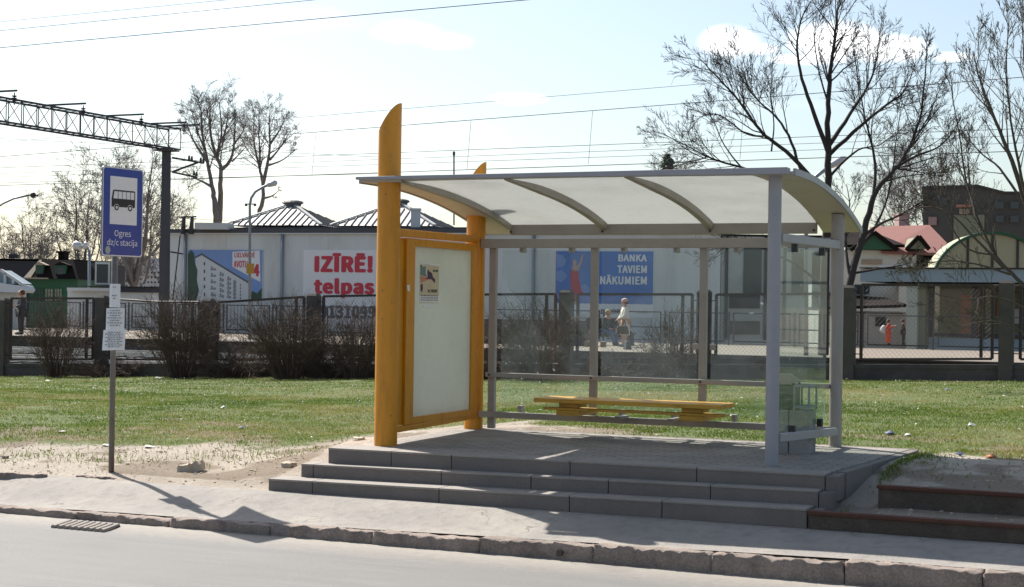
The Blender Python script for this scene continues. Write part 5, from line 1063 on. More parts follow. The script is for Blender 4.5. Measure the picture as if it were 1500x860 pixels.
f_ = MB(); f_.beam(at(359, 299, 58), at(375, 299, 58), .04, .04); f_.build('cross_bar', 'lamp_steel', lp_)
for x_ in (360.5, 373.5): f_ = MB(); f_.tube([at(x_, 299, 58), at(x_, 302, 58)], .05, 8); f_.build('bell', 'dark_metal', lp_)
f_ = MB(); Plane(361, 57.9, 373, 57.9).rect(f_, 361, 386, 372, 401, -.02, 0); f_.build('plate', 'yellow_plate', lp_)
g0 = at(1181, 500, 48); lamp_post(Vector((g0.x, g0.y, .45)), [[at(1181, 290, 48), at(1184, 272, 48), at(1196, 258, 48), at(1212, 246, 48)]], .075, 'pale lamp post behind the right glass, its head above the roof', [(at(1210, 246, 48), at(1239, 231, 48), .13)])
g0 = at(131, 460, 75); lamp_post(Vector((g0.x, g0.y, .2)), [[at(131, 368, 75)], [at(131, 369, 75), at(128, 364, 75), at(119, 360, 75)], [at(131, 369, 75), at(129, 363, 75), at(124, 361, 75)]], .085, 'twin-headed pale lamp post beside the bus sign pole', [(at(121, 362, 75), at(107, 358, 75), .22), (at(129, 361, 75), at(122, 359, 75), .2)])
g0 = at(-14, 470, 62); t_ = lamp_post(Vector((g0.x, g0.y, .3)), [[at(-14, 310, 62), at(5, 298, 62), at(20, 291, 62), at(43, 286, 62)]], .05, 'dark round signal lamp on a thin bracket reaching in from the left border', [])
f_ = MB(); p = at(48.5, 286, 62); f_.ball(p, .12); f_.tube([p - Rv * .2, p + Rv * .2], .03, 8); f_.build('lamp_head', 'dark_metal', t_, True)

# ------------------------------------------------------------------ warehouse with banners
wp = Plane(245, 70, 1056, 62.4); wh = thing('warehouse', wp.P(0, .2), 'long low grey white warehouse with two zinc hipped roof lights', 'warehouse')
s0, z0 = wp.sz(245, 341); s1, z1 = wp.sz(1056, 346); sb = s1 - 2.6      # skewed end wall
def foot(mb, z_a, z_b, g=0.):
    pts = [wp.P(s0 - g, z_a, g), wp.P(s1 + g, z_a, g), wp.P(sb + g, z_a, -14 - g), wp.P(s0 - g, z_a, -14 - g)]; return mb.prism(pts, (0, 0, z_b - z_a))
f_ = MB(); foot(f_, .1, z0 - .012); f_.build('wall', 'facade', wh, fix=True)
f_ = MB(); foot(f_, z0 - .01, z0 + .16, .11); f_.build('parapet', 'parapet', wh, fix=True)
f_ = MB(); foot(f_, z0 + .162, z0 + .28, -1.0); f_.build('flat_roof', 'parapet', wh, fix=True)
f_ = MB(); wp.slab(f_, s0 - .1, s1 + .1, z0 - .06, z0 - .013, .002, .14); f_.build('gutter', 'lamp_head', wh)
for x_ in (272, 414, 782): a_ = wp.sz(x_, 400)[0]; f_ = MB(); f_.tube([wp.P(a_, .2, .08), wp.P(a_, z0, .08)], .07, 8); f_.build('downpipe', 'lamp_steel', wh, True)
for x_ in (330, 480, 560, 640, 720, 850, 915, 985, 1040): a_ = wp.sz(x_, 400)[0]; f_ = MB(); wp.slab(f_, a_ - .02, a_ + .02, .15, z0 - .07, 0, .012); f_.build('wall_joint', 'pale_panel', wh)
def hip(label_px, peak, zb):
    (xl, yl), (xn, yn), (xr, yr) = label_px
    Zc = 71.0; A = at(xl, yl, Zc + 1.0); Bn = at(xn, yn, Zc); d1 = Vector((A.x - Bn.x, A.y - Bn.y, 0)); ln = d1.length; d1.normalize(); d2 = Vector((-d1.y, d1.x, 0)); d2 = d2 if d2.dot(Fv) > 0 else -d2
    zb = Bn.z; c0 = Vector((Bn.x, Bn.y, zb)); w2 = ln * 1.1; k = [c0, c0 + d1 * ln, c0 + d1 * ln + d2 * w2, c0 + d2 * w2]; ctr = (k[0] + k[2]) / 2; pz = at(*peak, (ctr - Vector((0, 0, ZC))).dot(Fv)).z
    apex = Vector((ctr.x, ctr.y, pz)); cap = [apex.lerp(p, .10) for p in k]; f_ = MB(); f_.add(k + cap, [(0, 1, 5, 4), (1, 2, 6, 5), (2, 3, 7, 6), (3, 0, 4, 7), (4, 5, 6, 7), (3, 2, 1, 0)]); rf = f_.build('hipped_roof', 'roof_metal', wh, fix=True)
    sm = MB()
    for e0, e1 in ((k[0], k[1]), (k[3], k[0])):
        n_ = 15
        for i in range(1, n_):
            f = i / n_; b0 = e0.lerp(e1, f); t = 1 - abs(2 * f - 1); up_ = b0.lerp(e0.lerp(e1, .5).lerp(apex, 1), 0); inw = (ctr - (e0 + e1) / 2); inw.z = 0; top_ = b0 + inw * t * .9; top_.z = zb + (pz - zb) * t * .9
            sm.beam(b0 + Vector((0, 0, .03)), top_ + Vector((0, 0, .03)), .035, .05)
    sm.build('standing_seams', 'roof_seam', rf)
    rd = MB()
    for p in (k[0], k[1]): rd.beam(p + Vector((0, 0, .05)), apex.lerp(p, .1) + Vector((0, 0, .05)), .16, .06)
    rd.build('hip_flashing', 'roof_metal', rf)
    cp = MB(); cz = apex.z - (pz - zb) * .09; q = [apex.lerp(p, .13) for p in k]; q = [Vector((p.x, p.y, cz)) for p in q]; cp.prism(q, (0, 0, .22)); cp.ball((apex.x, apex.y, cz + .16), .45, (1.2, 1.0, .3), 14, 6); cp.build('roof_vent', 'roof_seam', rf)
hip([(330, 330), (470, 330), (520, 330)], (440, 299), 0); hip([(484, 330), (637, 331), (680, 331)], (612, 297), 0)
f_ = MB(); pc = Plane(601, 68.5, 617, 68.5); pc.rect(f_, 602, 308, 615, 333, -.4, 0); f_.build('chimney', 'facade', wh); f_ = MB(); pc.rect(f_, 600.5, 305, 616.5, 308.5, -.45, .05); f_.build('chimney_cap', 'lamp_head', wh)
f_ = MB(); pc.rect(f_, 285, 326, 334, 336, -1.5, 0); f_.build('roof_unit', 'lamp_head', wh)
for x_ in (268, 280):
    f_ = MB(); p = at(x_, 333, 69.5); f_.tube([p - Vector((0, 0, .3)), p + Vector((.05, 0, .45))], [.12, .07], 8); f_.beam(p + Vector((-.2, 0, .45)), p + Vector((.25, 0, .47)), .08, .06); f_.build('roof_insulator', 'dark_metal', wh)
for x_, yt in ((665, 222),):
    f_ = MB(); f_.tube([at(x_, 330, 70), at(x_, yt, 70)], .035, 6); f_.tube([at(x_, yt + 6, 70), at(x_, yt, 70)], .06, 6); f_.build('roof_mast', 'dark_metal', wh)
# banner 1: apartment house
b1 = thing('banner', wp.pt(330, 440, .05), 'sky blue banner with a white apartment block and red address lettering', 'banner'); f_ = MB(); wp.rect(f_, 275, 365, 385, 441, .002, .03); f_.build('sheet', 'lamp_head', b1)
f_ = MB(); wp.rect(f_, 276, 366, 384, 440, .0305, .034); f_.build('printed_sky', 'poster_sky', b1)
def bp(mb, pts, off, par, mtl, name): wp.poly(mb, pts, off, off + .003); return mb.build(name, mtl, par, fix=True)
bp(MB(), [(287, 378), (296, 373), (365, 415), (366, 440), (287, 440)], .0345, b1, 'pale_panel', 'printed_block')
bp(MB(), [(286, 376), (296, 371), (367, 414), (367, 417), (296, 374), (286, 379)], .038, b1, 'dark_ink', 'printed_eaves')
bp(MB(), [(276, 372), (281, 366), (285, 372), (286, 385), (290, 396), (289, 410), (292, 425), (288, 440), (276, 440)], .0415, b1, 'banner_green', 'printed_tree'); bp(MB(), [(366, 440), (370, 426), (377, 430), (384, 422), (384, 440)], .0415, b1, 'banner_green', 'printed_tree')
f_ = MB(); w2 = MB()
for (cx, n_, w_, h_) in ((299, 5, 2.2, 5), (326, 4, 2, 4.5), (337, 4, 2, 4), (345, 3, 1.6, 3.6), (352, 3, 1.4, 3)):
    for r_ in range(5):
        y_ = 382 + (cx - 296) * .61 + r_ * (440 - 382 - (cx - 296) * .61) / 5; wp.rect(f_, cx, y_, cx + w_, y_ + h_, .038, .041)
for cx in (309, 322, 333, 342):
    for r_ in range(5):
        y_ = 385 + (cx - 296) * .61 + r_ * (440 - 385 - (cx - 296) * .61) / 5; w2 = MB(); wp.rect(w2, cx, y_, cx + 8 - (cx - 309) * .1, y_ + 3.4, .038, .042); w2.build('printed_balcony', 'banner_grey', b1); wp.rect(f_, cx + 1, y_ - 2.5, cx + 3, y_ - .3, .038, .041)
f_.build('printed_windows', 'dark_ink', b1)
bp(MB(), [(341, 369), (381, 367), (382, 413), (372, 408), (341, 391)], .0345, b1, 'banner_white', 'speech_panel')
ptext(wp, 'LIELVĀRDĒ', 'red_ink', b1, 344, 369, 374, 377, .038, .01); ptext(wp, 'AVOTU', 'red_ink', b1, 343, 382, 363, 392, .038, .012, slant=0); ptext(wp, '4', 'red_ink', b1, 371, 387, 381, 405, .038, .025)
# banner 2: to let
b2 = thing('banner', wp.pt(520, 490, .05), 'white banner reading IZĪRĒ! telpas in red with a phone number', 'banner'); f_ = MB(); wp.rect(f_, 445, 366, 640, 478, .002, .03); f_.build('sheet', 'banner_white', b2)
ptext(wp, 'IZĪRĒ!', 'red_ink', b2, 461, 371, 547, 399, .031, .03, thick=.02); ptext(wp, 'telpas', 'red_ink', b2, 460, 408, 549, 436, .031, .028, thick=.02); ptext(wp, '91310990', 'dark_ink', b2, 469, 448, 563, 466, .031, .026, thick=.02)
# banner 3: bank
b3 = thing('banner', wp.pt(886, 470, .05), 'blue bank banner with a woman in a red dress and white lettering', 'banner'); f_ = MB(); wp.rect(f_, 814, 368, 957, 466, .002, .03); f_.build('sheet', 'banner_white', b3)
f_ = MB(); wp.rect(f_, 814.5, 368, 956.5, 446, .0305, .034); f_.build('printed_sky', 'poster_blue', b3)
for pts in ([(815, 372), (824, 374), (830, 382), (826, 390), (816, 392)], [(815, 398), (824, 396), (832, 404), (822, 414), (815, 410)], [(846, 420), (858, 416), (866, 424), (858, 434), (846, 432)]): bp(MB(), pts, .0345, b3, 'poster_sky', 'printed_cloud')
bp(MB(), [(836, 396), (842, 394), (848, 399), (849, 412), (852, 424), (856, 432), (848, 434), (842, 440), (838, 432), (836, 414)], .038, b3, 'banner_red', 'printed_dress')
bp(MB(), [(838, 397), (839, 391), (840.5, 389), (839.5, 385), (840.5, 381), (843.5, 380.5), (845, 383.5), (844, 388), (846, 390), (850, 383), (853, 373), (855, 373), (852.5, 385), (848, 396), (843, 398)], .038, b3, 'banner_skin', 'printed_figure'); bp(MB(), [(840, 440), (844, 434), (845, 446), (841, 446)], .038, b3, 'banner_skin', 'printed_figure')
ptext(wp, 'BANKA', 'banner_white', b3, 906, 373, 948, 383, .035, .02); ptext(wp, 'TAVIEM', 'banner_white', b3, 904.5, 389, 948, 400, .035, .02); ptext(wp, 'IENĀKUMIEM', 'banner_white', b3, 867, 403, 948, 416.5, .035, .02)
ptext(wp, 'DnB NORD', 'dark_ink', b3, 868, 453, 916, 459, .031, .02); ptext(wp, 'banka', 'banner_grey', b3, 930, 454, 950, 459, .031, .0)

# ------------------------------------------------------------------ left background
q = Plane(-60, 88, 135, 88); dw = thing('dark_building', q.P(0, .1), 'long dark blue-grey building behind the green house at the far left', 'building'); f_ = MB(); q.rect(f_, -120, 380, 118, 460, -10, 0, 0); f_.build('wall', 'dark_wall', dw); f_ = MB(); q.rect(f_, -122, 377, 119, 381, -10.2, .2); f_.build('roof_edge', 'dark_metal', dw); f_ = MB(); q.rect(f_, 11, 372, 21, 378, -.8, -.2); f_.build('chimney', 'dark_wall', dw)
q = Plane(42, 78, 116, 78); gh = thing('green_house', q.P(0, .1), 'small green house with a dark mansard roof and two dormers', 'house')
f_ = MB(); q.rect(f_, 44, 407, 113, 470, -4, 0, .1); f_.build('wall', 'green_wall', gh)
f_ = MB(); a0, zb_ = q.sz(37, 408); a1, _ = q.sz(118, 408); _, zt_ = q.sz(50, 380); ins = .55
f_.hexa([q.P(a0, zb_, .35), q.P(a1, zb_, .35), q.P(a1, zb_, -4.3), q.P(a0, zb_, -4.3), q.P(a0 + ins, zt_, -.6), q.P(a1 - ins, zt_, -.6), q.P(a1 - ins, zt_, -3.4), q.P(a0 + ins, zt_, -3.4)]); f_.build('roof', 'dark_roof', gh)
f_ = MB(); q.slab(f_, a0 - .03, a0 + 1.25, zb_ - .02, zb_ + .05, .2, .42); f_.hexa([q.P(a0, zb_, .37), q.P(a0 + .35, zb_, .37), q.P(a0 + .35, zb_, .3), q.P(a0, zb_, .3), q.P(a0 + .52, zt_, -.56), q.P(a0 + .66, zt_, -.56), q.P(a0 + .66, zt_, -.64), q.P(a0 + .52, zt_, -.64)]); f_.build('eaves_flashing', 'roof_tan', gh)
for x0, x1 in ((53, 64), (82, 97)):
    f_ = MB(); q.rect(f_, x0, 388, x1, 405, -1.2, .1); dm = f_.build('dormer', 'green_wall', gh); f_ = MB(); q.poly(f_, [(x0 - 2, 388.5), ((x0 + x1) / 2, 383.5), (x1 + 6, 388.5)], -1.3, .2); f_.build('dormer_roof', 'roof_tan' if x0 == 53 else 'dark_roof', dm, fix=True); f_ = MB(); q.rect(f_, x0 + 3, 391, x1 - 3, 402, .1, .12); f_.build('window', 'window', dm)
f_ = MB(); q.rect(f_, 75, 369, 84, 383, -2, -1.2); f_.build('chimney', 'dark_roof', gh); f_ = MB(); q.rect(f_, 72.5, 366.5, 86, 369.5, -2.1, -1.1); f_.build('chimney_cap', 'dark_roof', gh)
for x0, x1, mt in ((50, 63, 'window'), (66, 78, 'window_pale'), (80, 91, 'window_pale')):
    f_ = MB(); q.rect(f_, x0, 423, x1, 441, 0, .02); wn = f_.build('window', mt, gh); f_ = MB()
    for k_ in range(4): x_ = x0 + (x1 - x0) * k_ / 3; q.rect(f_, x_ - .4, 423, x_ + .4, 441, .02, .05)
    for y_ in (423, 429, 435, 441): q.rect(f_, x0, y_ - .4, x1, y_ + .4, .021, .051)
    f_.build('glazing_bars', 'green_wall', wn)
q = Plane(-40, 70, 36, 69.4); kb = thing('kiosk', q.P(0, .1), 'white kiosk with a glazed sloping canopy at the left border', 'kiosk'); f_ = MB(); q.rect(f_, -60, 428, 24, 470, -.8, 0, .3); f_.build('wall', 'house_white', kb); f_ = MB(); q.poly(f_, [(-60, 430), (-60, 416), (0, 414), (33, 419), (36, 425), (33, 429), (0, 428)], -.9, .3); f_.build('canopy_edge', 'pale_panel', kb, fix=True); f_ = MB(); q.poly(f_, [(-60, 415.5), (-60, 396), (2, 396), (33, 416)], -.8, -.1); f_.build('glazed_roof', 'canopy', kb, fix=True); f_ = MB()
for (a_, b_) in (((2, 396), (34, 417)), ((8, 400), (8, 416)), ((20, 408), (20, 416)), ((-10, 396), (-10, 416)), ((-60, 396), (2, 396))): f_.beam(q.pt(*a_, .0), q.pt(*b_, .0), .12, .12)
f_.build('roof_bars', 'lamp_head', kb)
q = Plane(98, 73, 248, 72); fb = thing('flat_building', q.P(0, .1), 'low grey flat-roofed building behind the bus sign notices', 'building'); f_ = MB(); q.rect(f_, 99, 424, 248, 470, -5, 0, .2); f_.build('wall', 'facade', fb); f_ = MB(); q.rect(f_, 104, 421.5, 178, 427, -5, .4); f_.build('roof_edge', 'lamp_head', fb); f_ = MB(); q.rect(f_, 104, 418.5, 248, 421.3, -5, .3); f_.build('roof', 'dark_metal', fb)
f_ = MB(); q.rect(f_, 178.5, 421.5, 248, 429, -5, .2); f_.build('fascia', 'dark_wall', fb)
q2 = Plane(136, 75, 166, 75); f_ = MB(); q2.rect(f_, 139, 382, 163, 418.5, -1.2, 0); hb = f_.build('roof_cabin', 'olive', fb); f_ = MB(); q2.rect(f_, 140, 384, 161, 417, 0, .06); f_.build('cabin_frame', 'lamp_head', hb); f_ = MB(); q2.rect(f_, 142.3, 387, 158.5, 414.5, .06, .08); f_.build('cabin_window', 'window', hb)
f_ = MB()
for x_ in (196, 203, 218, 228): f_.beam(q.pt(x_, 429, -1), q.pt(x_, 416, -1), .04, .04, (0, 1, 0))
for y_ in (417, 423): f_.beam(q.pt(196, y_, -1), q.pt(228, y_, -1), .04, .04)
f_.build('roof_railing', 'lamp_head', fb)
q = Plane(170, 130, 250, 130); ab = thing('apartment_block', q.P(0, 0), 'far pale apartment blocks with dark windows seen below the bus sign', 'building')
for x0, x1, y0, par in ((172, 190, 379, 0), (190.3, 216, 376, .5), (216.3, 229.5, 379, 0), (214, 246, 395, 1.2)):
    f_ = MB(); q.rect(f_, x0, y0, x1, 470, -6, par, 0); wl_ = f_.build('wall', 'pale_panel', ab); k = 0
    for x_ in np.arange(x0 + 2, x1 - 2.5, 5):
        for y_ in np.arange(y0 + 3.5, 425, 7):
            f_ = MB(); q.rect(f_, float(x_), float(y_), float(x_) + 2.2, float(y_) + 2.8, par, par + .03); f_.build('window', 'window', wl_); k += 1
# ------------------------------------------------------------------ right background
q = Plane(1262, 62, 1620, 58); st = thing('station_pavilion', q.P(0, .1), 'station pavilion with a wide blue-grey fascia and columns at the right', 'pavilion')
f_ = MB(); q.rect(f_, 1260.5, 394, 1640, 415, -7, 0); f_.build('fascia', 'canopy', st); f_ = MB(); q.rect(f_, 1260, 391.6, 1640, 394.2, -7.1, .12); f_.build('roof_edge', 'dark_metal', st); f_ = MB(); q.rect(f_, 1262, 415.2, 1640, 418.5, -7, -.12); f_.build('soffit', 'house_white', st)
f_ = MB(); q.rect(f_, 1326, 418, 1341, 505, -1.2, -.25, .1); f_.build('column', 'pale_green', st)
f_ = MB(); q.rect(f_, 1341.2, 418, 1350, 505, -1.6, -.6, .1); f_.build('column_side', 'olive', st)
for x0, x1 in ((1351, 1357), (1415, 1422), (1488, 1495), (1560, 1566)): f_ = MB(); q.rect(f_, x0, 418, x1, 500, -1.5, -1.2, .3); f_.build('post', 'dark_metal', st)
f_ = MB(); q.rect(f_, 1342, 416, 1650, 500, -5, -4.6, .1); f_.build('back_wall', 'olive', st)
f_ = MB(); q.rect(f_, 1375, 430, 1404, 496, -4.55, -4.4); f_.build('door', 'salmon', st); f_ = MB(); q.rect(f_, 1432, 440, 1447, 465, -4.55, -4.45); f_.build('notice_board', 'salmon', st)
f_ = MB(); q.rect(f_, 1448, 452, 1485, 476, -4.55, -4.45); f_.build('bench_panel', 'pale_panel', st)
f_ = MB(); q.rect(f_, 1341, 494.5, 1650, 512, -1.4, -1.1, .1); f_.build('low_wall', 'canopy', st); f_ = MB(); q.rect(f_, 1338, 492.5, 1650, 494.6, -1.5, -1.0); f_.build('low_wall_coping', 'dark_metal', st)
# cream vault behind the pavilion
vz = 72.0; c0 = at(1453, 415, vz); Rr = (1453 - 1374) / FPX * vz; pk = at(1453, 341, vz).z; vb = pk - Rr; n_ = 26; arc = [(cos(pi * i / n_), sin(pi * i / n_)) for i in range(n_ + 1)]
va = thing('vaulted_hall', (c0.x, c0.y, .1), 'cream barrel-vaulted hall with dark ribs behind the pavilion', 'hall'); q = Plane(1374, vz, 1453, vz); cen = q.sz(1453, 415)[0]; kx = 1.12
f_ = MB(); f_.prism([q.P(cen + kx * Rr * x_, max(vb + Rr * y_, 1.0) if y_ > 0 else 1.0, 0) for x_, y_ in arc], q.n * -1.6); f_.build('vault', 'cream_vault', va, fix=True)
f_ = MB()
for i in range(n_): a_, b_ = arc[i], arc[i + 1]; f_.beam(q.P(cen + kx * Rr * a_[0], vb + Rr * a_[1], .06), q.P(cen + kx * Rr * b_[0], vb + Rr * b_[1], .06), .2, .12)
f_.build('vault_rim', 'green_wall', va)
for x_ in (1417, 1453, 1490): s_, _ = q.sz(x_, 400); dz = sqrt(max(0, 1 - ((s_ - cen) / (kx * Rr)) ** 2)); f_ = MB(); q.slab(f_, s_ - .05, s_ + .05, 1.0, vb + Rr * dz, .005, .07); f_.build('vault_rib', 'dark_metal', va)
f_ = MB(); q.slab(f_, cen - kx * Rr, cen + kx * Rr, .1, 1.2, -1.6, -.05); f_.build('base_wall', 'olive', va)
q = Plane(1352, 100, 1640, 97); db = thing('dark_block', q.P(0, 0), 'tall dark brown building behind the vaulted hall at the right', 'building'); f_ = MB(); q.poly(f_, [(1352, 275), (1432, 272.5), (1470, 282), (1640, 284), (1640, 440), (1352, 440)], -12, 0); f_.build('wall', 'block_dark', db, fix=True)
f_ = MB(); q.poly(f_, [(1350, 276), (1350, 273), (1432, 270.5), (1471, 280.5), (1640, 282), (1640, 285), (1470, 283.5), (1432, 274)], -12.2, .15); f_.build('roof_edge', 'dark_metal', db, fix=True); f_ = MB(); q.rect(f_, 1397, 315, 1441, 400, .0, .12); f_.build('olive_wall_panel', 'olive', db)
for x0, y0, x1, y1, mt in ((1401, 300, 1422, 304, 'salmon'), (1405, 306, 1420, 314, 'roof_tan'), (1360, 318, 1372, 330, 'pink_brick'), (1458, 296, 1470, 306, 'window'), (1480, 296, 1492, 306, 'window'), (1458, 316, 1470, 326, 'window'), (1480, 316, 1492, 326, 'window'), (1376, 290, 1388, 300, 'window')): f_ = MB(); q.rect(f_, x0, y0, x1, y1, .125, .2); f_.build('window', mt, db)
q = Plane(1225, 84, 1400, 84); rh = thing('red_roof_house', q.P(0, 0), 'off-white house with salmon red tiled roofs and green gables', 'house'); f_ = MB(); q.rect(f_, 1225, 366, 1342, 440, -8, 0, 0); f_.build('wall', 'house_white', rh)
f_ = MB(); a_ = [q.pt(1290, 372, .3), q.pt(1400, 376, .3)]; b_ = [q.pt(1300, 331, -4.2), q.pt(1392, 328, -4.2)]; f_.prism([a_[0], a_[1], b_[1], b_[0]], (0, 0, .15)); f_.build('tiled_roof', 'red_tile', rh, fix=True)
f_ = MB(); q.rect(f_, 1342.2, 368, 1396, 440, -8, -.6, 0); f_.build('wing_wall', 'dark_roof', rh)
f_ = MB(); a_ = [q.pt(1222, 363, .5), q.pt(1322, 363, .5)]; b_ = [q.pt(1222, 327, -3), q.pt(1288, 336, -3)]; f_.prism([a_[0], a_[1], b_[1], b_[0]], (0, 0, .15)); f_.build('dark_tiled_roof', 'dark_roof', rh, fix=True)
for (xa, xb, xp, yb, yp) in ((1244, 1308, 1276, 366, 342), (1325, 1354, 1341, 365, 348)):
    f_ = MB(); q.poly(f_, [(xa, yb), (xb, yb), (xp, yp)], -1.5, .62); gb2 = f_.build('gable', 'green_wall' if xa == 1244 else 'olive', rh, fix=True); f_ = MB()
    for p in ((xa - 2, yb + 1), (xb + 2, yb + 1)): f_.beam(q.pt(*p, .7), q.pt(xp, yp - 1, .7), .22, .2)
    f_.build('barge_board', 'dark_roof', gb2)
for x0, y0, x1, y1 in ((1286, 388, 1326, 394), (1262, 380, 1292, 388)): f_ = MB(); q.rect(f_, x0, y0, x1, y1, 0, .05); f_.build('wall_opening', 'pale_panel' if x0 == 1286 else 'roof_tan', rh)
q3 = Plane(1300, 92, 1340, 92); f_ = MB(); q3.rect(f_, 1317, 314, 1332, 345, -1.2, 0); f_.build('chimney', 'pink_brick', rh); f_ = MB(); q3.rect(f_, 1315.5, 312, 1333.5, 315, -1.3, .1); f_.build('chimney_cap', 'pink_brick', rh)
q = Plane(1236, 66, 1332, 66); sh2 = thing('white_annex', q.P(0, .1), 'whitish annex with a dark sagging roof behind the fence at the right', 'house'); f_ = MB(); q.rect(f_, 1200, 455, 1330, 505, -3, 0, .1); f_.build('wall', 'house_white', sh2); f_ = MB(); q.rect(f_, 1200, 416, 1330, 452, -3, -1.6); f_.build('upper_wall', 'house_white', sh2)
f_ = MB(); f_.prism([q.pt(1200, 454, .4), q.pt(1326, 450, .4), q.pt(1310, 440, -1.6), q.pt(1200, 431, -1.6)], (0, 0, .12)); f_.build('lean_to_roof', 'dark_roof', sh2, fix=True)
for x0, y0, x1, y1, o_ in ((1264, 416, 1286, 431, -1.6), (1282, 464, 1297, 478, 0), (1240, 468, 1254, 480, 0)): f_ = MB(); q.rect(f_, x0, y0, x1, y1, o_, o_ + .05); f_.build('window', 'window', sh2)
f_ = MB(); q.rect(f_, 1200, 457, 1322, 460, 0, .06); f_.build('fascia_strip', 'dark_metal', sh2)
q = Plane(1057, 74, 1215, 74); pb_ = thing('pale_house', q.P(0, .1), 'pale building with tall dark window bays seen through the right glass panes', 'building'); f_ = MB(); q.rect(f_, 1057, 346, 1216, 500, -6, 0, .1); f_.build('wall', 'house_white', pb_)
f_ = MB(); q.rect(f_, 1054, 343, 1218, 346.5, -6.1, .15); f_.build('roof_edge', 'dark_metal', pb_)
for x0, y0, x1, y1, mt in ((1090, 350, 1115, 430, 'window'), (1128, 372, 1138, 500, 'dark_wall'), (1160, 365, 1178, 430, 'window'), (1068, 432, 1113, 452, 'dark_wall'), (1068, 470, 1113, 490, 'window'), (1190, 370, 1212, 420, 'dark_roof')): f_ = MB(); q.rect(f_, x0, y0, x1, y1, 0, .06); f_.build('window', mt, pb_)
for x_ in (1064, 1121, 1149): f_ = MB(); q.rect(f_, x_ - 1, 346.6, x_ + 1, 498, 0, .1); f_.build('pilaster', 'dark_metal', pb_)

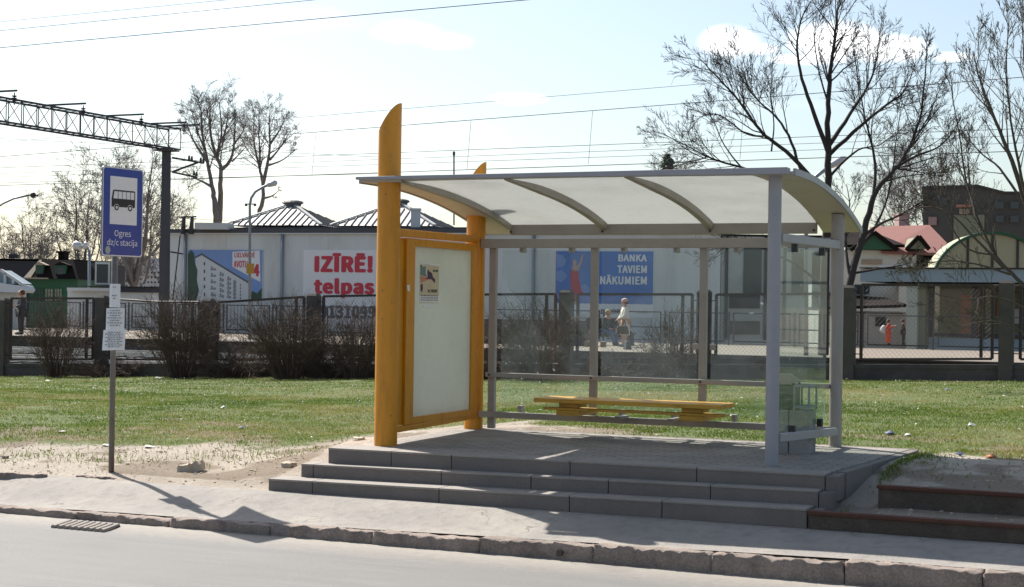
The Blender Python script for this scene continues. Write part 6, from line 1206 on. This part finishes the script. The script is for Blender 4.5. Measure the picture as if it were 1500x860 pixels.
# ------------------------------------------------------------------ people on the platform
def skin_obj(name, verts, edges, radii, mtl, parent, sub=2, root=0):
    me = bpy.data.meshes.new(name); me.from_pydata([tuple(v) for v in verts], edges, []); me.update(); o = link_mesh(name, me, mtl, parent)
    o.modifiers.new('skin', 'SKIN'); sv = me.skin_vertices[0] if len(me.skin_vertices) else None
    if sv is None:
        bm = bmesh.new(); bm.from_mesh(me); bm.verts.layers.skin.verify(); bm.to_mesh(me); bm.free(); sv = me.skin_vertices[0]
    for i, r in enumerate(radii): sv.data[i].radius = r if isinstance(r, tuple) else (r, r); sv.data[i].use_root = (i == root)
    if sub: sd = o.modifiers.new('sub', 'SUBSURF'); sd.levels = sub; sd.render_levels = sub
    me.polygons.foreach_set('use_smooth', [True] * len(me.polygons)); return o
def person(base, right, fwd, h, J, label, cloth, hair='hair', coat=None, hat=None, group=None):
    """J: joints in units of height, in the frame (right, forward, up) at base"""
    t_ = thing('person', base, label, 'person', group); X = lambda p: base + right * (p[0] * h) + fwd * (p[1] * h) + Vector((0, 0, p[2] * h))
    names = ['pelvis', 'waist', 'chest', 'neck', 'head', 'crown', 'shL', 'elL', 'wrL', 'haL', 'shR', 'elR', 'wrR', 'haR', 'hipL', 'knL', 'anL', 'toL', 'hipR', 'knR', 'anR', 'toR']
    R_ = dict(pelvis=.085, waist=.075, chest=.085, neck=.032, head=.056, crown=.045, shL=.042, elL=.030, wrL=.022, haL=.024, shR=.042, elR=.030, wrR=.022, haR=.024, hipL=.062, knL=.042, anL=.026, toL=.026, hipR=.062, knR=.042, anR=.026, toR=.026)
    E_ = [('pelvis', 'waist'), ('waist', 'chest'), ('chest', 'neck'), ('neck', 'head'), ('head', 'crown'), ('chest', 'shL'), ('shL', 'elL'), ('elL', 'wrL'), ('wrL', 'haL'), ('chest', 'shR'), ('shR', 'elR'), ('elR', 'wrR'), ('wrR', 'haR'), ('pelvis', 'hipL'), ('hipL', 'knL'), ('knL', 'anL'), ('anL', 'toL'), ('pelvis', 'hipR'), ('hipR', 'knR'), ('knR', 'anR'), ('anR', 'toR')]
    V_ = [X(J[n]) for n in names]; ix = {n: i for i, n in enumerate(names)}; verts = list(V_); edges = [(ix[a], ix[b]) for a, b in E_]; rad_ = [R_[n] * h * .93 for n in names]
    for s_ in ('L', 'R'):       # fingers and thumb
        hd_ = V_[ix['ha' + s_]]; d = (hd_ - V_[ix['wr' + s_]]).normalized(); sd_ = d.cross(fwd).normalized() if abs(d.dot(fwd)) < .9 else right
        for k_ in range(4):
            i0 = len(verts); o_ = sd_ * (.012 * (k_ - 1.5)) * h / 1.65; verts += [hd_ + o_ + d * .02 * h, hd_ + o_ + d * (.042 - .004 * abs(k_ - 1.4)) * h + fwd * .008 * h]; edges += [(ix['ha' + s_], i0), (i0, i0 + 1)]; rad_ += [.0058 * h, .0046 * h]
        i0 = len(verts); verts += [hd_ + fwd * .018 * h + d * .006 * h]; edges += [(ix['ha' + s_], i0)]; rad_ += [.006 * h]
    bd = skin_obj('body', verts, edges, rad_, 'skin', t_)
    hp = X(J['head']); cr = X(J['crown']); up = (cr - hp).normalized(); hf = fwd if 'face' not in J else (right * J['face'][0] + fwd * J['face'][1]).normalized()
    f_ = MB(); f_.ball(hp + up * .02 * h - hf * .014 * h, .068 * h, (1, 1, 1.0), 14, 9); f_.build('hair', hair, t_, True)
    f_ = MB(); f_.ball(hp + hf * .05 * h, .012 * h, (1, 1, 1.3), 8, 6); f_.build('nose', 'skin', t_, True)
    f_ = MB(); f_.ball(hp + hf * .028 * h + up * .004 * h, .048 * h, (1, 1, 1.15), 12, 8); f_.build('face', 'skin', t_, True)
    sr = hf.cross(Vector((0, 0, 1)))
    f_ = MB()
    for k_ in (-1, 1): f_.ball(hp + hf * .072 * h + sr * .018 * h * k_ + up * .012 * h, .006 * h, (1, 1, 1), 6, 4)
    f_.build('eyes', 'black', t_)
    f_ = MB(); f_.ball(hp + hf * .073 * h - up * .026 * h, .010 * h, (1.2, 1.2, .4), 8, 4); f_.build('mouth', 'banner_red', t_)
    g_ = lambda names_, ed, sc, mt, nm: skin_obj(nm, [V_[ix[n]] for n in names_], [(names_.index(a), names_.index(b)) for a, b in ed], [R_[n] * h * sc for n in names_], mt, t_)
    top_, leg, shoe = cloth
    tn = ['pelvis', 'waist', 'chest', 'shL', 'elL', 'wrL', 'shR', 'elR', 'wrR']; g_(tn, [('pelvis', 'waist'), ('waist', 'chest'), ('chest', 'shL'), ('shL', 'elL'), ('elL', 'wrL'), ('chest', 'shR'), ('shR', 'elR'), ('elR', 'wrR')], 1.3, top_, 'jacket')
    if leg: g_(['pelvis', 'hipL', 'knL', 'anL', 'hipR', 'knR', 'anR'], [('pelvis', 'hipL'), ('hipL', 'knL'), ('knL', 'anL'), ('pelvis', 'hipR'), ('hipR', 'knR'), ('knR', 'anR')], 1.22, leg, 'trousers')
    for s_ in ('L', 'R'):
        a_, b_ = V_[ix['an' + s_]], V_[ix['to' + s_]]; f_ = MB(); f_.tube([a_ - (b_ - a_).normalized() * .03 * h, a_, a_.lerp(b_, .6), b_ + (b_ - a_) * .25], [.03 * h, .038 * h, .034 * h, .018 * h], 10); f_.build('shoe', shoe, t_, True)
    if coat:
        mt, zlow, fl = coat; f_ = MB(); rings = [(J['chest'], .10, .3), (J['waist'], .098, .1), (J['pelvis'], .108, 0), ((J['pelvis'][0], J['pelvis'][1], zlow), fl, 0)]; n_ = 18; vs_ = []
        for (p, r_, _) in rings:
            for k_ in range(n_): th = 2 * pi * k_ / n_; w_ = 1 + .05 * sin(5 * th); vs_.append(X(p) + right * (r_ * 1.1 * w_ * h * cos(th)) + fwd * (r_ * .8 * w_ * h * sin(th)))
        f_.add(vs_, [(i * n_ + k_, i * n_ + (k_ + 1) % n_, (i + 1) * n_ + (k_ + 1) % n_, (i + 1) * n_ + k_) for i in range(3) for k_ in range(n_)] + [tuple(range(n_)), tuple(reversed(range(3 * n_, 4 * n_)))]); f_.build('coat', mt, t_, True, fix=True)
    if hat: f_ = MB(); f_.ball(hp + up * .04 * h, .075 * h, (1, 1, .75), 14, 8); f_.build('hat', hat, t_, True)
    return t_
def stand(armL=None, armR=None, step=.0):
    J = dict(pelvis=(0, 0, .52), waist=(0, 0, .62), chest=(0, 0, .76), neck=(0, 0, .845), head=(0, .012, .915), crown=(0, .005, .96), shL=(-.105, 0, .79), shR=(.105, 0, .79), elL=(-.14, -.01, .62), elR=(.14, -.01, .62), wrL=(-.14, .04, .49), wrR=(.14, .04, .49), haL=(-.14, .055, .455), haR=(.14, .055, .455),
        hipL=(-.055, 0, .50), knL=(-.058, .012 + step, .28), anL=(-.06, step, .04), toL=(-.065, .09 + step, .022), hipR=(.055, 0, .50), knR=(.058, .012 - step * .5, .28), anR=(.06, -step, .04), toR=(.065, .09 - step, .022))
    for s_, a_ in (('L', armL), ('R', armR)):
        if a_: J['el' + s_], J['wr' + s_], J['ha' + s_] = a_
    return J
def seated():
    J = stand(); J.update(pelvis=(0, 0, .30), waist=(0, .0, .40), chest=(0, .02, .53), neck=(0, .04, .615), head=(0, .06, .685), crown=(0, .06, .73), shL=(-.1, .02, .56), shR=(.1, .02, .56), elL=(-.125, .07, .41), elR=(.125, .07, .41), wrL=(-.07, .19, .36), wrR=(.07, .19, .36), haL=(-.05, .225, .35), haR=(.05, .225, .35),
        hipL=(-.055, .02, .285), hipR=(.055, .02, .285), knL=(-.06, .27, .29), knR=(.06, .27, .27), anL=(-.06, .25, .045), anR=(.06, .33, .045), toL=(-.06, .34, .025), toR=(.06, .42, .025)); return J
ZUP = Vector((0, 0, 1))
def onplat(x, y, z=.45): p = atz(x, y, z); return Vector((p.x, p.y, z))
wb = onplat(915, 508); fw = (-Rv * .95 - Vector((Fv.x, Fv.y, 0)) * .25).normalized(); rr = fw.cross(ZUP)
JW = stand(((-.13, .05, .64), (-.09, .14, .58), (-.07, .17, .565)), ((.13, .04, .63), (.08, .13, .56), (.06, .165, .55)))
person(wb, rr, fw, 1.68, JW, 'standing woman in a long off-white coat holding a dark handbag', ('coat_white', 'skin', 'jacket'), 'hair', ('coat_white', .24, .125), 'banner_skin')
hbg = wb + fw * .12 + Vector((-Fv.x, -Fv.y, 0)) * .30 + ZUP * .60; hb_ = thing('handbag', hbg, 'dark brown handbag held by the woman in the off-white coat', 'bag'); f_ = MB(); c_ = hbg
f_.hexa([c_ - fw * .24 - rr * .08 - ZUP * .16, c_ + fw * .24 - rr * .08 - ZUP * .16, c_ + fw * .24 + rr * .08 - ZUP * .16, c_ - fw * .24 + rr * .08 - ZUP * .16, c_ - fw * .19 - rr * .05 + ZUP * .12, c_ + fw * .19 - rr * .05 + ZUP * .12, c_ + fw * .19 + rr * .05 + ZUP * .12, c_ - fw * .19 + rr * .05 + ZUP * .12]); f_.build('bag_body', 'bag', hb_, bevel=.02)
f_ = MB(); f_.tube([c_ + fw * (.13 * cos(pi * i / 8)) + ZUP * (.11 + .24 * sin(pi * i / 8)) for i in range(9)], .012, 6); f_.build('handle', 'bag', hb_)
# bench with two seated people
fs = (-Vector((Fv.x, Fv.y, 0)) * .75 + Rv * .55).normalized(); rs = fs.cross(ZUP)
bb = onplat(897, 506); pbn = thing('platform_bench', bb, 'dark platform bench under the seated people behind the glass', 'bench'); f_ = MB()
bx = lambda a0, a1, b0, b1, z0, z1: f_.hexa([Vector((bb.x, bb.y, 0)) + rs * a_ + fs * b_ + ZUP * z_ for z_ in (z0, z1) for a_, b_ in ((a0, b0), (a1, b0), (a1, b1), (a0, b1))])
bx(-1.0, .9, -.35, .12, .84, .89); f_.build('seat', 'bag', pbn); f_ = MB(); bx(-1.0, .9, -.42, -.36, .98, 1.42); f_.build('backrest', 'dark_wall', pbn)
for a_ in (-.9, .8): f_ = MB(); bx(a_ - .04, a_ + .04, -.42, .1, .45, .838); bx(a_ - .04, a_ + .04, -.48, -.425, .45, 1.38); f_.build('leg', 'dark_metal', pbn)
def seat_at(k, h): p = Vector((bb.x, bb.y, 0)) + rs * k - fs * .12; return Vector((p.x, p.y, .45))
person(seat_at(.18, 1.68), rs, fs, 1.68, seated(), 'seated person in a dark jacket and blue jeans on the platform bench', ('jacket', 'jeans', 'jacket'), 'hair_fair')
person(seat_at(-.52, 1.6), rs, fs, 1.6, seated(), 'seated person with a pale hat, half hidden by the shelter mullion', ('jacket', 'trouser', 'jacket'), 'hair_fair', None, 'bag_white')
sb_ = onplat(919, 512); bg2 = thing('shopping_bag', sb_, 'dark bag standing on the platform by the woman in the off-white coat', 'bag'); f_ = MB(); f_.hexa([sb_ + rr * a_ + fw * b_ + ZUP * z_ for z_, s_ in ((0.002, 1), (.28, .8)) for a_, b_ in ((-.16 * s_, -.1 * s_), (.16 * s_, -.1 * s_), (.16 * s_, .1 * s_), (-.16 * s_, .1 * s_))]); f_.build('bag_body', 'jacket', bg2, bevel=.02); f_ = MB(); f_.tube([sb_ + rr * (.08 * cos(pi * i / 8)) + ZUP * (.27 + .14 * sin(pi * i / 8)) for i in range(9)], .01, 6); f_.build('handle', 'jacket', bg2)
# right: child in red with a backpack, slim figure, left: man
cp_ = onplat(1301, 505); fc = (Rv * .95 - Vector((Fv.x, Fv.y, 0)) * .2).normalized(); rc = fc.cross(ZUP)
person(cp_, rc, fc, 1.02, stand(((-.13, .1, .68), (-.09, .22, .74), (-.08, .26, .76)), ((.13, .1, .67), (.09, .2, .72), (.08, .24, .74))), 'child in a long orange-red coat with raised hands on the platform', ('coat_red', 'coat_red', 'jacket'), 'hair', ('coat_red', .10, .15))
bk_ = cp_ - fc * .19 + ZUP * .62; bp_ = thing('backpack', bk_, 'pale backpack on the back of the child in the orange-red coat', 'backpack'); f_ = MB(); f_.ball(bk_, .15, (.8, .8, 1.1), 12, 8); f_.build('pack', 'bag_white', bp_, True); f_ = MB(); f_.ball(bk_ - ZUP * .05 - fc * .09, .075, (.8, .8, .8), 10, 6); f_.build('pocket', 'bag_white', bp_, True)
person(onplat(1322.5, 505), rc, fc, 1.03, stand(step=.02), 'child in dark clothes standing before the pale column', ('bag', 'trouser', 'jacket'), 'hair')
mp_ = atz(31, 490, .45); mp_ = Vector((mp_.x, mp_.y, .45)); fm = (-Rv * .8 - Vector((Fv.x, Fv.y, 0)) * .6).normalized()
person(mp_, fm.cross(ZUP), fm, 1.72, stand(((-.14, .06, .64), (-.1, .17, .62), (-.08, .2, .62)), None), 'man in dark clothes standing in front of the white kiosk', ('jacket', 'trouser', 'jacket'), 'hair')
